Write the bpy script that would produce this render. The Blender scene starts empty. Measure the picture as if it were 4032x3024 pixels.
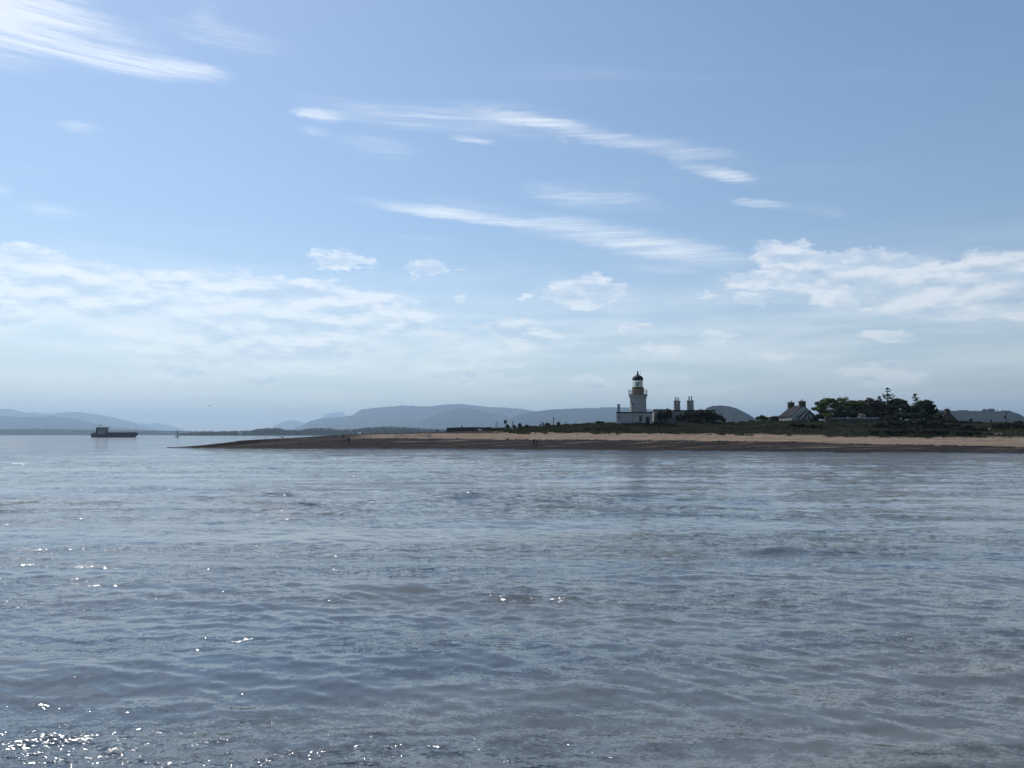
import bpy, math, random
import numpy as np
from mathutils import Vector, Matrix, Quaternion

random.seed(7)
RNG = np.random.default_rng(11)
scene = bpy.context.scene
col = scene.collection
R = math.radians

# ------------------------------------------------------------------ camera
F = 2930.0                      # focal length in photograph pixels (4032 wide)
CAMH = 3.5                      # eye height above the water (deck of a boat)
PITCH = math.atan(200.0 / F)
cp, sp = math.cos(PITCH), math.sin(PITCH)
cam_data = bpy.data.cameras.new('camera')
cam_data.sensor_width = 36.0
cam_data.lens = 36.0 * F / 4032.0
cam_data.clip_start = 0.3
cam_data.clip_end = 120000.0
cam = bpy.data.objects.new('camera', cam_data)
cam.location = (0, 0, CAMH)
cam.rotation_euler = (math.pi / 2 + PITCH, 0, 0)
col.objects.link(cam)
scene.camera = cam

# ------------------------------------------------------------------ light
SUN_AZ, SUN_EL = -40.0, 51.0    # degrees from the view axis (left negative), elevation
SUN_STRENGTH = 3.5
SKY_STRENGTH = 0.098
EXPOSURE = 0.25
CLOUD_VAL = 6.9                 # radiance of white cloud, in sky-texture units

view = scene.view_settings
view.view_transform = 'Standard'
view.look = 'None'
view.exposure = EXPOSURE
view.gamma = 1.0
view.use_curve_mapping = False
scene.render.engine = 'CYCLES'
cyc = scene.cycles
cyc.max_bounces = 8
cyc.diffuse_bounces = 3
cyc.glossy_bounces = 3
cyc.transmission_bounces = 4
cyc.transparent_max_bounces = 12
cyc.volume_bounces = 0
cyc.caustics_reflective = False
cyc.caustics_refractive = False
cyc.sample_clamp_indirect = 4.0
cyc.use_denoising = True


def px_dir(px, py):
    u = (px - 2016.0) / F
    v = -(py - 1512.0) / F
    f, z = cp - v * sp, v * cp + sp
    n = math.sqrt(u * u + f * f + z * z)
    return u / n, f / n, z / n


def at(px, py, Y):
    u = (px - 2016.0) / F
    v = -(py - 1512.0) / F
    f, z = cp - v * sp, v * cp + sp
    return Y * u / f, CAMH + Y * z / f


def azel(px, py):
    x, y, z = px_dir(px, py)
    return math.atan2(x, y), math.asin(z)


# ---- node helpers
class NT:
    def __init__(self, tree):
        self.t = tree
        self.n = tree.nodes
        self.l = tree.links

    def link(self, a, b):
        self.l.new(a, b)

    def put(self, sock, v):
        if hasattr(v, 'is_output') or isinstance(v, bpy.types.NodeSocket):
            self.l.new(v, sock)
        else:
            sock.default_value = v

    def math(self, op, a, b=None, c=None, clamp=False):
        m = self.n.new('ShaderNodeMath')
        m.operation = op
        m.use_clamp = clamp
        self.put(m.inputs[0], a)
        if b is not None:
            self.put(m.inputs[1], b)
        if c is not None:
            self.put(m.inputs[2], c)
        return m.outputs[0]

    def vmath(self, op, a, b=None, scale=None):
        m = self.n.new('ShaderNodeVectorMath')
        m.operation = op
        self.put(m.inputs[0], a)
        if b is not None:
            self.put(m.inputs[1], b)
        if scale is not None:
            self.put(m.inputs[3], scale)
        return m.outputs['Value'] if op in ('LENGTH', 'DOT_PRODUCT') else m.outputs[0]

    def comb(self, x, y, z):
        m = self.n.new('ShaderNodeCombineXYZ')
        self.put(m.inputs[0], x); self.put(m.inputs[1], y); self.put(m.inputs[2], z)
        return m.outputs[0]

    def sep(self, v):
        m = self.n.new('ShaderNodeSeparateXYZ')
        self.put(m.inputs[0], v)
        return m.outputs

    def noise(self, vec, scale=1.0, detail=4.0, rough=0.5, color=False, distortion=0.0):
        m = self.n.new('ShaderNodeTexNoise')
        self.put(m.inputs['Vector'], vec)
        m.inputs['Scale'].default_value = scale
        m.inputs['Detail'].default_value = detail
        m.inputs['Roughness'].default_value = rough
        m.inputs['Distortion'].default_value = distortion
        return m.outputs['Color'] if color else m.outputs['Fac']

    def remap(self, v, a, b, c=0.0, d=1.0, smooth=True):
        m = self.n.new('ShaderNodeMapRange')
        m.interpolation_type = 'SMOOTHSTEP' if smooth else 'LINEAR'
        self.put(m.inputs[0], v)
        self.put(m.inputs[1], a); self.put(m.inputs[2], b)
        self.put(m.inputs[3], c); self.put(m.inputs[4], d)
        return m.outputs[0]

    def mapping(self, vec, loc=(0, 0, 0), rot=(0, 0, 0), scale=(1, 1, 1), kind='POINT'):
        m = self.n.new('ShaderNodeMapping')
        m.vector_type = kind
        self.put(m.inputs['Vector'], vec)
        m.inputs['Location'].default_value = loc
        m.inputs['Rotation'].default_value = rot
        m.inputs['Scale'].default_value = scale
        return m.outputs[0]

    def mix(self, f, a, b):
        m = self.n.new('ShaderNodeMix')
        m.data_type = 'RGBA'
        self.put(m.inputs[0], f)
        for s, v in ((m.inputs[6], a), (m.inputs[7], b)):
            if isinstance(v, bpy.types.NodeSocket):
                self.l.new(v, s)
            else:
                s.default_value = (*v, 1.0) if len(v) == 3 else v
        return m.outputs[2]

    def ramp(self, f, stops):
        m = self.n.new('ShaderNodeValToRGB')
        self.put(m.inputs[0], f)
        e = m.color_ramp.elements
        while len(e) < len(stops):
            e.new(0.5)
        for k, (p, c) in enumerate(stops):
            e[k].position = p
            e[k].color = (*c, 1.0)
        return m.outputs[0]


# ------------------------------------------------------------------ world: Nishita sky with cirrus and low cumulus
def build_world():
    w = bpy.data.worlds.new('World')
    scene.world = w
    w.use_nodes = True
    w.cycles.sampling_method = 'MANUAL'
    w.cycles.sample_map_resolution = 256
    T = NT(w.node_tree)
    bg = T.n['Background']
    sky = T.n.new('ShaderNodeTexSky')
    sky.sky_type = 'NISHITA'
    sky.sun_disc = False
    sky.sun_elevation = R(SUN_EL)
    sky.sun_rotation = R(SUN_AZ)
    sky.altitude = 0.0
    sky.air_density = 1.15
    sky.dust_density = 0.35
    sky.ozone_density = 2.6
    tc = T.n.new('ShaderNodeTexCoord')
    d = tc.outputs['Generated']
    x, y, z = T.sep(d)
    az = T.math('ARCTAN2', x, y)
    el = T.math('ARCSINE', z)
    P = T.comb(az, el, 0.0)

    def warp(vec, scale3, amp, seed, detail=5.0):
        v = T.mapping(vec, loc=(seed, seed * 0.7, 0), scale=scale3)
        n = T.noise(v, 1.0, detail, 0.58, color=True)
        n = T.vmath('SUBTRACT', n, (0.5, 0.5, 0.5))
        n = T.vmath('MULTIPLY', n, amp)
        return T.vmath('ADD', vec, n)

    def masks(vec, items, core=0.0):
        tot = None
        for k, (x1, y1, x2, y2, hw, s) in enumerate(items):
            if k and k % 10 == 0:      # keeps few values alive at a time in the shader compiler
                vec = T.vmath('ADD', vec, T.comb(T.math('MULTIPLY', tot, 1e-6), 0.0, 0.0))
            a1, e1 = azel(x1, y1)
            a2, e2 = azel(x2, y2)
            L = math.hypot(a2 - a1, e2 - e1) / 2
            v = T.mapping(vec, ((a1 + a2) / 2, (e1 + e2) / 2, 0),
                          (0, 0, math.atan2(e2 - e1, a2 - a1)), (L, hw / F, 1.0), 'TEXTURE')
            m = T.remap(T.vmath('LENGTH', v), 1.0, core, 0.0, s)
            tot = m if tot is None else T.math('ADD', tot, m)
        return tot

    # ---- high cirrus: (x1,y1)-(x2,y2) ends of each streak, half width, strength
    cirrus = [
        (-500, -120, 780, 250, 130, 0.8), (-700, -80, 420, 140, 190, 1.2), (60, 170, 960, 320, 46, 0.9),
        (480, 215, 960, 300, 34, 0.9), (-150, 120, 700, 235, 40, 0.6), (-900, -420, 500, 40, 240, 1.1),
        (500, 60, 1250, 210, 60, 0.35), (700, 20, 900, 90, 60, 0.3),
        (1125, 435, 1395, 472, 32, 1.3), (1150, 500, 1320, 530, 26, 0.6), (1200, 530, 1750, 610, 60, 0.30),
        (170, 480, 440, 520, 30, 0.55), (20, 800, 360, 850, 36, 0.55), (-60, 730, 90, 760, 30, 0.4),
        (1000, 370, 2100, 490, 75, 0.42), (1500, 400, 2500, 520, 90, 0.42), (1780, 415, 2330, 510, 30, 0.9),
        (1950, 440, 2660, 590, 44, 0.7), (2300, 520, 3050, 640, 50, 0.55),
        (1740, 535, 1990, 562, 20, 0.9), (2170, 540, 2250, 560, 16, 0.5),
        (2670, 655, 3020, 712, 36, 1.3), (2600, 630, 2800, 670, 30, 0.4),
        (1290, 762, 2250, 900, 34, 1.6), (1900, 850, 2500, 935, 70, 0.6), (2060, 860, 3000, 1035, 76, 1.05),
        (2300, 930, 3100, 1040, 60, 0.55), (1500, 760, 2200, 850, 40, 0.25),
        (1980, 725, 2560, 820, 60, 0.62), (2300, 740, 2700, 830, 50, 0.3),
        (2840, 785, 3160, 815, 24, 0.95), (3050, 800, 3400, 850, 30, 0.3),
        (2380, 1040, 2800, 1075, 26, 0.35), (1500, 925, 1900, 955, 20, 0.2),
    ]
    wc = warp(P, (9.0, 34.0, 1.0), (0.022, 0.008, 0.0), 3.1, 6.0)
    wc = warp(wc, (60.0, 260.0, 1.0), (0.022, 0.0068, 0.0), 8.3, 3.0)
    cir = masks(wc, cirrus, 0.0)
    # generic cirrus all round the sky, on a high flat layer
    zc = T.math('MAXIMUM', z, 0.06)
    plane = T.comb(T.math('DIVIDE', x, zc), T.math('DIVIDE', y, zc), 0.0)
    fib = T.noise(T.mapping(plane, loc=(4.0, 2.2, 0), rot=(0, 0, 0.35), scale=(0.55, 3.4, 1.0)), 1.0, 6.0, 0.6)
    big = T.noise(T.mapping(plane, loc=(1.0, 7.2, 0), scale=(0.4, 0.7, 1.0)), 1.0, 2.0, 0.5)
    fibre = T.noise(T.mapping(P, rot=(0, 0, 0.15), scale=(5.0, 130.0, 1.0)), 1.0, 5.0, 0.6)
    fine = T.noise(T.mapping(P, loc=(3, 3, 0), rot=(0, 0, 0.15), scale=(16.0, 340.0, 1.0)), 1.0, 4.0, 0.6)
    cir = T.math('MULTIPLY', cir, T.remap(fine, 0.36, 0.64, 0.6, 1.25))
    cir = T.math('MULTIPLY', cir, T.remap(fibre, 0.34, 0.66, 0.45, 1.3))
    gen = T.math('MULTIPLY', T.remap(fib, 0.48, 0.78), T.remap(big, 0.46, 0.66))
    gen = T.math('MULTIPLY', gen, 0.28)
    cir = T.math('ADD', cir, T.math('MULTIPLY', gen, T.remap(el, R(8), R(20))))
    cir = T.math('SUBTRACT', 1.0, T.math('EXPONENT', T.math('MULTIPLY', cir, -1.15)))
    cir = T.math('MULTIPLY', T.math('POWER', cir, 1.25), 0.97)

    # ---- low cumulus
    cum = [
        (-500, 1130, 1000, 1180, 170, 0.75), (300, 1200, 1900, 1300, 150, 0.5), (2700, 1090, 4500, 1150, 150, 0.45), (900, 1180, 2700, 1400, 130, 0.3),
        (-200, 1020, 400, 1040, 78, 1.05), (-300, 1100, 700, 1110, 90, 1.0), (500, 1100, 1180, 1120, 80, 1.05),
        (980, 1130, 1520, 1170, 62, 1.0), (1140, 1105, 1400, 1140, 45, 1.0), (200, 1185, 600, 1225, 40, 0.9),
        (700, 1180, 1750, 1240, 110, 0.85), (1460, 1268, 1720, 1290, 42, 1.4), (1300, 1180, 1800, 1240, 70, 0.6),
        (-100, 1290, 1700, 1400, 130, 0.62), (-200, 1230, 200, 1250, 40, 0.7), (300, 1380, 1900, 1420, 110, 0.55),
        (1165, 1012, 1510, 1034, 48, 1.6), (1575, 1040, 1840, 1062, 42, 1.6), (1760, 1165, 1870, 1180, 26, 0.95),
        (530, 1468, 920, 1490, 42, 1.9), (350, 1488, 530, 1496, 26, 1.5), (860, 1488, 1100, 1500, 24, 1.3), (60, 1490, 260, 1500, 24, 0.6),
        (2090, 1148, 2540, 1162, 84, 1.6), (2030, 1175, 2100, 1185, 18, 0.8), (1880, 1288, 2210, 1320, 56, 1.3),
        (1950, 1340, 2300, 1370, 40, 0.7), (2410, 1283, 2580, 1298, 30, 1.5), (2400, 1365, 2780, 1385, 34, 0.8),
        (1620, 1468, 1940, 1485, 38, 1.7), (1940, 1488, 2110, 1500, 26, 1.4), (2220, 1488, 2460, 1505, 32, 1.5),
        (2640, 1490, 2740, 1500, 24, 0.7),
        (2900, 985, 3300, 1025, 74, 1.15), (3100, 1020, 3900, 1070, 72, 1.0), (3600, 1040, 4400, 1060, 80, 1.05),
        (2740, 1100, 3250, 1110, 50, 0.95), (3100, 1130, 3400, 1190, 60, 0.85), (2720, 1155, 2830, 1165, 26, 1.0),
        (2850, 1180, 3060, 1200, 40, 0.9), (3450, 1100, 4100, 1130, 70, 0.75), (3300, 1200, 4100, 1230, 70, 0.6),
        (3110, 940, 3210, 950, 18, 0.8), (3350, 1308, 3640, 1330, 36, 1.4), (2880, 1400, 3250, 1410, 36, 0.6),
        (3250, 1468, 3700, 1490, 50, 2.0), (3400, 1438, 3610, 1460, 36, 1.6), (2700, 1320, 2950, 1330, 34, 0.6),
        (1500, 1400, 2300, 1430, 70, 0.4), (3800, 1240, 4500, 1260, 60, 0.6), (4050, 1100, 4700, 1150, 100, 0.9),
        (-900, 1080, -150, 1100, 110, 1.0), (-800, 1300, 100, 1350, 110, 0.6), (4100, 1350, 4700, 1380, 80, 0.7),
    ]
    wm = warp(P, (26.0, 60.0, 1.0), (0.085, 0.036, 0.0), 5.7, 6.0)
    wm = warp(wm, (110.0, 210.0, 1.0), (0.026, 0.014, 0.0), 2.2, 4.0)
    cm = masks(wm, cum, 0.2)
    pn = T.mapping(P, scale=(14.0, 42.0, 1.0))
    n1 = T.noise(pn, 1.0, 8.0, 0.6)
    n2 = T.noise(T.mapping(P, loc=(0, 0.45, 0), scale=(14.0, 42.0, 1.0)), 1.0, 5.0, 0.6)
    # beyond the frame the low cloud band goes on all the way round
    aabs = T.math('ABSOLUTE', az)
    outside = T.remap(aabs, R(40), R(60))
    band = T.math('MULTIPLY', T.remap(el, R(1), R(4)), T.remap(el, R(15), R(9)))
    patch = T.noise(T.mapping(P, loc=(3, 1, 0), scale=(3.0, 12.0, 1.0)), 1.0, 3.0, 0.5)
    cm = T.math('ADD', cm, T.math('MULTIPLY', T.math('MULTIPLY', outside, band), T.remap(patch, 0.4, 0.62)))
    n3 = T.noise(T.mapping(P, loc=(2, 0, 0), scale=(60.0, 130.0, 1.0)), 1.0, 5.0, 0.65)
    nn = T.math('ADD', T.math('MULTIPLY', T.math('SUBTRACT', n1, 0.5), 2.0), T.math('MULTIPLY', T.math('SUBTRACT', n3, 0.5), 0.8))
    body = T.math('ADD', cm, T.math('MULTIPLY', nn, T.remap(cm, 0.0, 0.35)))
    dens = T.remap(body, 0.12, 1.0)
    veiln = T.noise(T.mapping(P, loc=(6, 2, 0), rot=(0, 0, 0.02), scale=(5.0, 42.0, 1.0)), 1.0, 5.0, 0.6)
    veil = T.math('MULTIPLY', T.math('MULTIPLY', T.remap(el, R(15.5), R(6)), T.remap(veiln, 0.36, 0.64, 0.3, 1.0)), 0.54)
    soft = T.math('MAXIMUM', T.remap(cm, 0.0, 1.6, 0.0, 0.4), veil)
    dens = T.math('MINIMUM', T.math('ADD', T.math('MULTIPLY', dens, 0.66), soft), 0.84)
    shade = T.math('MULTIPLY', T.remap(T.math('SUBTRACT', n2, n1), -0.13, 0.15), T.remap(body, 0.3, 0.95))

    vc = CLOUD_VAL
    skyc = sky.outputs[0]
    glow = T.vmath('SCALE', skyc, scale=0.42)
    cloud_c = T.mix(shade, (vc * 1.04, vc * 0.99, vc * 0.93), (vc * 0.54, vc * 0.61, vc * 0.69))
    c = T.mix(cir, skyc, T.vmath('ADD', glow, (vc * 0.95, vc * 0.94, vc * 0.91)))
    c = T.mix(dens, c, T.vmath('ADD', glow, cloud_c))
    T.link(c, bg.inputs['Color'])
    bg.inputs['Strength'].default_value = SKY_STRENGTH


build_world()

sun_data = bpy.data.lights.new('sun', 'SUN')
sun_data.energy = SUN_STRENGTH
sun_data.angle = R(0.53)
sun_data.color = (1.0, 0.95, 0.88)
sun = bpy.data.objects.new('sun', sun_data)
sdir = Vector((math.sin(R(SUN_AZ)) * math.cos(R(SUN_EL)), math.cos(R(SUN_AZ)) * math.cos(R(SUN_EL)), math.sin(R(SUN_EL))))
sun.rotation_euler = sdir.to_track_quat('Z', 'Y').to_euler()
sun.location = (-300, 300, 400)
col.objects.link(sun)

# ------------------------------------------------------------------ mesh helpers
def ngrid(nr, nc):
    i = np.arange(nr * nc, dtype=np.int32).reshape(nr, nc)
    return np.stack([i[:-1, :-1], i[:-1, 1:], i[1:, 1:], i[1:, :-1]], -1).reshape(-1, 4)


def np_mesh(name, verts, faces, smooth=True):
    """verts (n,3), faces (m,k) numpy arrays -> mesh data"""
    me = bpy.data.meshes.new(name)
    verts = np.ascontiguousarray(verts, dtype=np.float32)
    faces = np.ascontiguousarray(faces, dtype=np.int32)
    m, k = faces.shape
    me.vertices.add(len(verts))
    me.vertices.foreach_set('co', verts.ravel())
    me.loops.add(m * k)
    me.loops.foreach_set('vertex_index', faces.ravel())
    me.polygons.add(m)
    me.polygons.foreach_set('loop_start', np.arange(0, m * k, k, dtype=np.int32))
    me.polygons.foreach_set('loop_total', np.full(m, k, dtype=np.int32))
    me.polygons.foreach_set('use_smooth', np.full(m, smooth))
    me.update(calc_edges=True)
    return me


def link_obj(name, me, mat=None, parent=None, loc=None):
    o = bpy.data.objects.new(name, me)
    col.objects.link(o)
    if mat is not None and me is not None and not me.materials:
        me.materials.append(mat)
    if parent is not None:
        o.parent = parent
    if loc is not None:
        o.location = loc
    return o


def tag(o, label=None, cat=None, group=None, kind=None):
    if label: o['label'] = label
    if cat: o['category'] = cat
    if group: o['group'] = group
    if kind: o['kind'] = kind
    return o


def empty(name, loc, rz=0.0, label=None, cat=None, group=None):
    o = bpy.data.objects.new(name, None)
    o.empty_display_size = 0.5
    o.location = loc
    o.rotation_euler = (0, 0, rz)
    col.objects.link(o)
    return tag(o, label, cat, group)


class MB:
    """collects simple solids, builds ONE mesh object"""
    def __init__(self):
        self.v, self.f = [], []

    def add(self, vs, fs):
        b = len(self.v)
        self.v += [tuple(p) for p in vs]
        self.f += [tuple(b + i for i in q) for q in fs]
        return self

    def box(self, x0, x1, y0, y1, z0, z1):
        vs = [(x, y, z) for z in (z0, z1) for (x, y) in ((x0, y0), (x1, y0), (x1, y1), (x0, y1))]
        return self.add(vs, [(3, 2, 1, 0), (4, 5, 6, 7), (0, 1, 5, 4), (1, 2, 6, 5), (2, 3, 7, 6), (3, 0, 4, 7)])

    def prism(self, pts, y0, y1, axis='y'):
        """polygon pts (x,z) extruded along y (or (y,z) along x)"""
        n = len(pts)
        if axis == 'y':
            vs = [(p[0], y0, p[1]) for p in pts] + [(p[0], y1, p[1]) for p in pts]
        elif axis == 'x':
            vs = [(y0, p[0], p[1]) for p in pts] + [(y1, p[0], p[1]) for p in pts]
        else:
            vs = [(p[0], p[1], y0) for p in pts] + [(p[0], p[1], y1) for p in pts]
        fs = [tuple(range(n)), tuple(range(2 * n - 1, n - 1, -1))]
        fs += [(i, i + n, (i + 1) % n + n, (i + 1) % n) for i in range(n)]
        return self.add(vs, fs)

    def lathe(self, prof, n=24, cx=0.0, cy=0.0, ph=0.0, cap=True):
        """prof: list of (r,z)"""
        vs, fs = [], []
        for (r, z) in prof:
            for k in range(n):
                a = ph + 2 * math.pi * k / n
                vs.append((cx + r * math.cos(a), cy + r * math.sin(a), z))
        for j in range(len(prof) - 1):
            for k in range(n):
                k2 = (k + 1) % n
                fs.append((j * n + k, j * n + k2, (j + 1) * n + k2, (j + 1) * n + k))
        if cap:
            fs.append(tuple(range(n - 1, -1, -1)))
            fs.append(tuple((len(prof) - 1) * n + k for k in range(n)))
        return self.add(vs, fs)

    def tube(self, pts, rads, n=6):
        vs, fs = [], []
        pts = [Vector(p) for p in pts]
        for i, p in enumerate(pts):
            t = (pts[min(i + 1, len(pts) - 1)] - pts[max(i - 1, 0)])
            if t.length < 1e-9:
                t = Vector((0, 0, 1))
            t.normalize()
            a = t.cross(Vector((0, 0, 1)))
            if a.length < 1e-3:
                a = Vector((1, 0, 0))
            a.normalize()
            b = t.cross(a)
            r = rads[i] if isinstance(rads, (list, tuple)) else rads
            for k in range(n):
                w = 2 * math.pi * k / n
                vs.append(p + a * (r * math.cos(w)) + b * (r * math.sin(w)))
        for j in range(len(pts) - 1):
            for k in range(n):
                k2 = (k + 1) % n
                fs.append((j * n + k, j * n + k2, (j + 1) * n + k2, (j + 1) * n + k))
        fs.append(tuple(range(n - 1, -1, -1)))
        fs.append(tuple((len(pts) - 1) * n + k for k in range(n)))
        return self.add(vs, fs)

    def build(self, name, mat, parent=None, smooth=False, loc=None):
        me = bpy.data.meshes.new(name)
        me.from_pydata(self.v, [], self.f)
        me.polygons.foreach_set('use_smooth', [smooth] * len(me.polygons))
        me.update()
        return link_obj(name, me, mat, parent, loc)


# ---- value noise
def vnoise(x, y, seed=0):
    xi = np.floor(x).astype(np.int64); yi = np.floor(y).astype(np.int64)
    fx = x - xi; fy = y - yi
    fx = fx * fx * (3 - 2 * fx); fy = fy * fy * (3 - 2 * fy)

    def h(a, b):
        n = (a * 374761393 + b * 668265263 + seed * 1442695041) & 0xffffffff
        n = ((n ^ (n >> 13)) * 1274126177) & 0xffffffff
        return ((n ^ (n >> 16)) & 0xffffff) / float(0xffffff)
    return (h(xi, yi) * (1 - fx) + h(xi + 1, yi) * fx) * (1 - fy) + (h(xi, yi + 1) * (1 - fx) + h(xi + 1, yi + 1) * fx) * fy


def fbm(x, y, seed=0, oct=4, gain=0.5):
    s, a, t = 0.0, 1.0, 0.0
    for k in range(oct):
        s = s + a * vnoise(x, y, seed + 17 * k)
        t += a
        a *= gain
        x = x * 2.03 + 5.1; y = y * 2.03 + 3.7
    return s / t


# ------------------------------------------------------------------ materials
MATS = {}


def mat(name, base, rough=0.7, var=0.25, scale=1.0, spec=0.12, metallic=0.0, bump=0.0, tint=None, translucent=0.0, grain=None):
    """plain procedural surface: base colour broken up by two noises, optional bump"""
    if name in MATS:
        return MATS[name]
    m = bpy.data.materials.new(name)
    m.use_nodes = True
    T = NT(m.node_tree)
    b = T.n['Principled BSDF']
    tc = T.n.new('ShaderNodeTexCoord')
    o = tc.outputs['Object']
    n = T.noise(o, scale, 5.0, 0.6)
    n2 = T.noise(T.mapping(o, scale=grain or (1, 1, 1)), scale * 7.0, 3.0, 0.6)
    f = T.math('ADD', T.math('MULTIPLY', n, 0.65), T.math('MULTIPLY', n2, 0.35))
    lo = tuple(max(0.0, c * (1 - var)) for c in base)
    hi = tuple(min(1.0, c * (1 + var)) for c in (tint or base))
    c = T.mix(T.remap(f, 0.32, 0.68), lo, hi)
    T.link(c, b.inputs['Base Color'])
    b.inputs['Roughness'].default_value = rough
    b.inputs['Specular IOR Level'].default_value = spec
    b.inputs['Metallic'].default_value = metallic
    if bump > 0:
        bp = T.n.new('ShaderNodeBump')
        bp.inputs['Strength'].default_value = bump
        bp.inputs['Distance'].default_value = 0.05
        T.link(f, bp.inputs['Height'])
        T.link(bp.outputs[0], b.inputs['Normal'])
    if translucent > 0:
        tr = T.n.new('ShaderNodeBsdfTranslucent')
        T.link(c, tr.inputs['Color'])
        mx = T.n.new('ShaderNodeMixShader')
        mx.inputs[0].default_value = translucent
        T.link(b.outputs[0], mx.inputs[1])
        T.link(tr.outputs[0], mx.inputs[2])
        T.link(mx.outputs[0], T.n['Material Output'].inputs['Surface'])
    MATS[name] = m
    return m


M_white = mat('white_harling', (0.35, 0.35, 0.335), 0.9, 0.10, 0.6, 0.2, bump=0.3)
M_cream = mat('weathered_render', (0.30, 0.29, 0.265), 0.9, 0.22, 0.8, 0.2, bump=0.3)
M_ochre = mat('ochre_paint', (0.215, 0.13, 0.064), 0.6, 0.12, 1.2)
M_dome = mat('black_dome_paint', (0.010, 0.012, 0.012), 0.6, 0.25, 1.5, 0.2)
M_black = mat('black_paint', (0.015, 0.016, 0.018), 0.5, 0.2, 2.0)
M_slate = mat('slate', (0.042, 0.044, 0.052), 0.8, 0.25, 1.2, 0.0, grain=(1, 1, 4))
M_darkslate = mat('dark_slate', (0.018, 0.018, 0.02), 0.9, 0.3, 1.2, 0.0)
M_stone = mat('dark_stone', (0.075, 0.07, 0.066), 0.9, 0.4, 1.6, bump=0.4)
M_palestone = mat('pale_stone', (0.42, 0.40, 0.36), 0.9, 0.2, 1.3, bump=0.3)
M_brick = mat('chimney_brick', (0.085, 0.068, 0.05), 0.9, 0.3, 1.6, bump=0.4)
M_pot = mat('chimney_pot_clay', (0.17, 0.13, 0.10), 0.85, 0.2, 2.0)
M_trim = mat('dark_coping', (0.07, 0.075, 0.08), 0.8, 0.2, 1.0)
M_door = mat('dark_door_paint', (0.02, 0.03, 0.035), 0.4, 0.2, 2.0)
M_frame = mat('white_window_frame', (0.7, 0.7, 0.7), 0.5, 0.05, 2.0)
M_post = mat('weathered_timber', (0.07, 0.062, 0.055), 0.9, 0.3, 3.0, grain=(6, 6, 1))
M_galv = mat('galvanised_steel', (0.28, 0.29, 0.30), 0.45, 0.15, 4.0, metallic=0.6)
M_bark = mat('bark', (0.05, 0.042, 0.036), 0.95, 0.4, 3.0, grain=(5, 5, 1))
M_glassdark = mat('window_glass', (0.02, 0.024, 0.03), 0.08, 0.1, 1.0, 0.5)
M_rock = mat('pale_boulder', (0.34, 0.32, 0.30), 0.95, 0.25, 2.0, bump=0.5)
M_sign = mat('sign_board', (0.03, 0.045, 0.055), 0.5, 0.2, 3.0)
M_signpale = mat('pale_notice', (0.5, 0.5, 0.48), 0.6, 0.1, 3.0)


def glass_mat():
    m = bpy.data.materials.new('lantern_glass')
    m.use_nodes = True
    T = NT(m.node_tree)
    T.n.remove(T.n['Principled BSDF'])
    tr = T.n.new('ShaderNodeBsdfTransparent')
    tr.inputs[0].default_value = (0.86, 0.90, 0.89, 1)
    gl = T.n.new('ShaderNodeBsdfGlossy')
    gl.inputs['Roughness'].default_value = 0.03
    fr = T.n.new('ShaderNodeFresnel')
    fr.inputs[0].default_value = 1.5
    mx = T.n.new('ShaderNodeMixShader')
    T.link(T.math('ADD', fr.outputs[0], 0.05), mx.inputs[0])
    T.link(tr.outputs[0], mx.inputs[1])
    T.link(gl.outputs[0], mx.inputs[2])
    T.link(mx.outputs[0], T.n['Material Output'].inputs['Surface'])
    return m


M_lglass = glass_mat()


def leaf_mat(name, dark, light, translucent=0.3, scale=0.5):
    m = bpy.data.materials.new(name)
    m.use_nodes = True
    T = NT(m.node_tree)
    b = T.n['Principled BSDF']
    g = T.n.new('ShaderNodeNewGeometry')
    oi = T.n.new('ShaderNodeObjectInfo')
    n = T.noise(g.outputs['Position'], scale, 3.0, 0.6)
    f = T.math('ADD', T.math('MULTIPLY', n, 0.9), T.math('MULTIPLY', g.outputs['Random Per Island'], 0.35))
    f = T.math('ADD', f, T.math('MULTIPLY', oi.outputs['Random'], 0.12))
    c = T.mix(T.remap(f, 0.38, 0.95), dark, light)
    T.link(c, b.inputs['Base Color'])
    b.inputs['Roughness'].default_value = 0.6
    b.inputs['Specular IOR Level'].default_value = 0.25
    tr = T.n.new('ShaderNodeBsdfTranslucent')
    T.link(c, tr.inputs['Color'])
    mx = T.n.new('ShaderNodeMixShader')
    mx.inputs[0].default_value = translucent
    T.link(b.outputs[0], mx.inputs[1])
    T.link(tr.outputs[0], mx.inputs[2])
    T.link(mx.outputs[0], T.n['Material Output'].inputs['Surface'])
    return m


M_leaf = leaf_mat('broad_leaves', (0.024, 0.042, 0.015), (0.085, 0.13, 0.036), 0.45)
M_needle = leaf_mat('conifer_needles', (0.014, 0.026, 0.014), (0.05, 0.078, 0.034), 0.35)
M_gorse = leaf_mat('gorse_leaves', (0.008, 0.013, 0.009), (0.030, 0.041, 0.021), 0.2)
M_ivy = leaf_mat('grey_shrub_leaves', (0.020, 0.020, 0.018), (0.062, 0.062, 0.05), 0.15)
M_blossom = leaf_mat('pale_blossom', (0.25, 0.25, 0.24), (0.45, 0.45, 0.43), 0.3)
M_grass = leaf_mat('dune_grass_blades', (0.024, 0.032, 0.016), (0.092, 0.096, 0.05), 0.25, 0.22)
M_far = leaf_mat('distant_trees', (0.012, 0.018, 0.011), (0.026, 0.034, 0.02), 0.0, 0.01)


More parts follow.
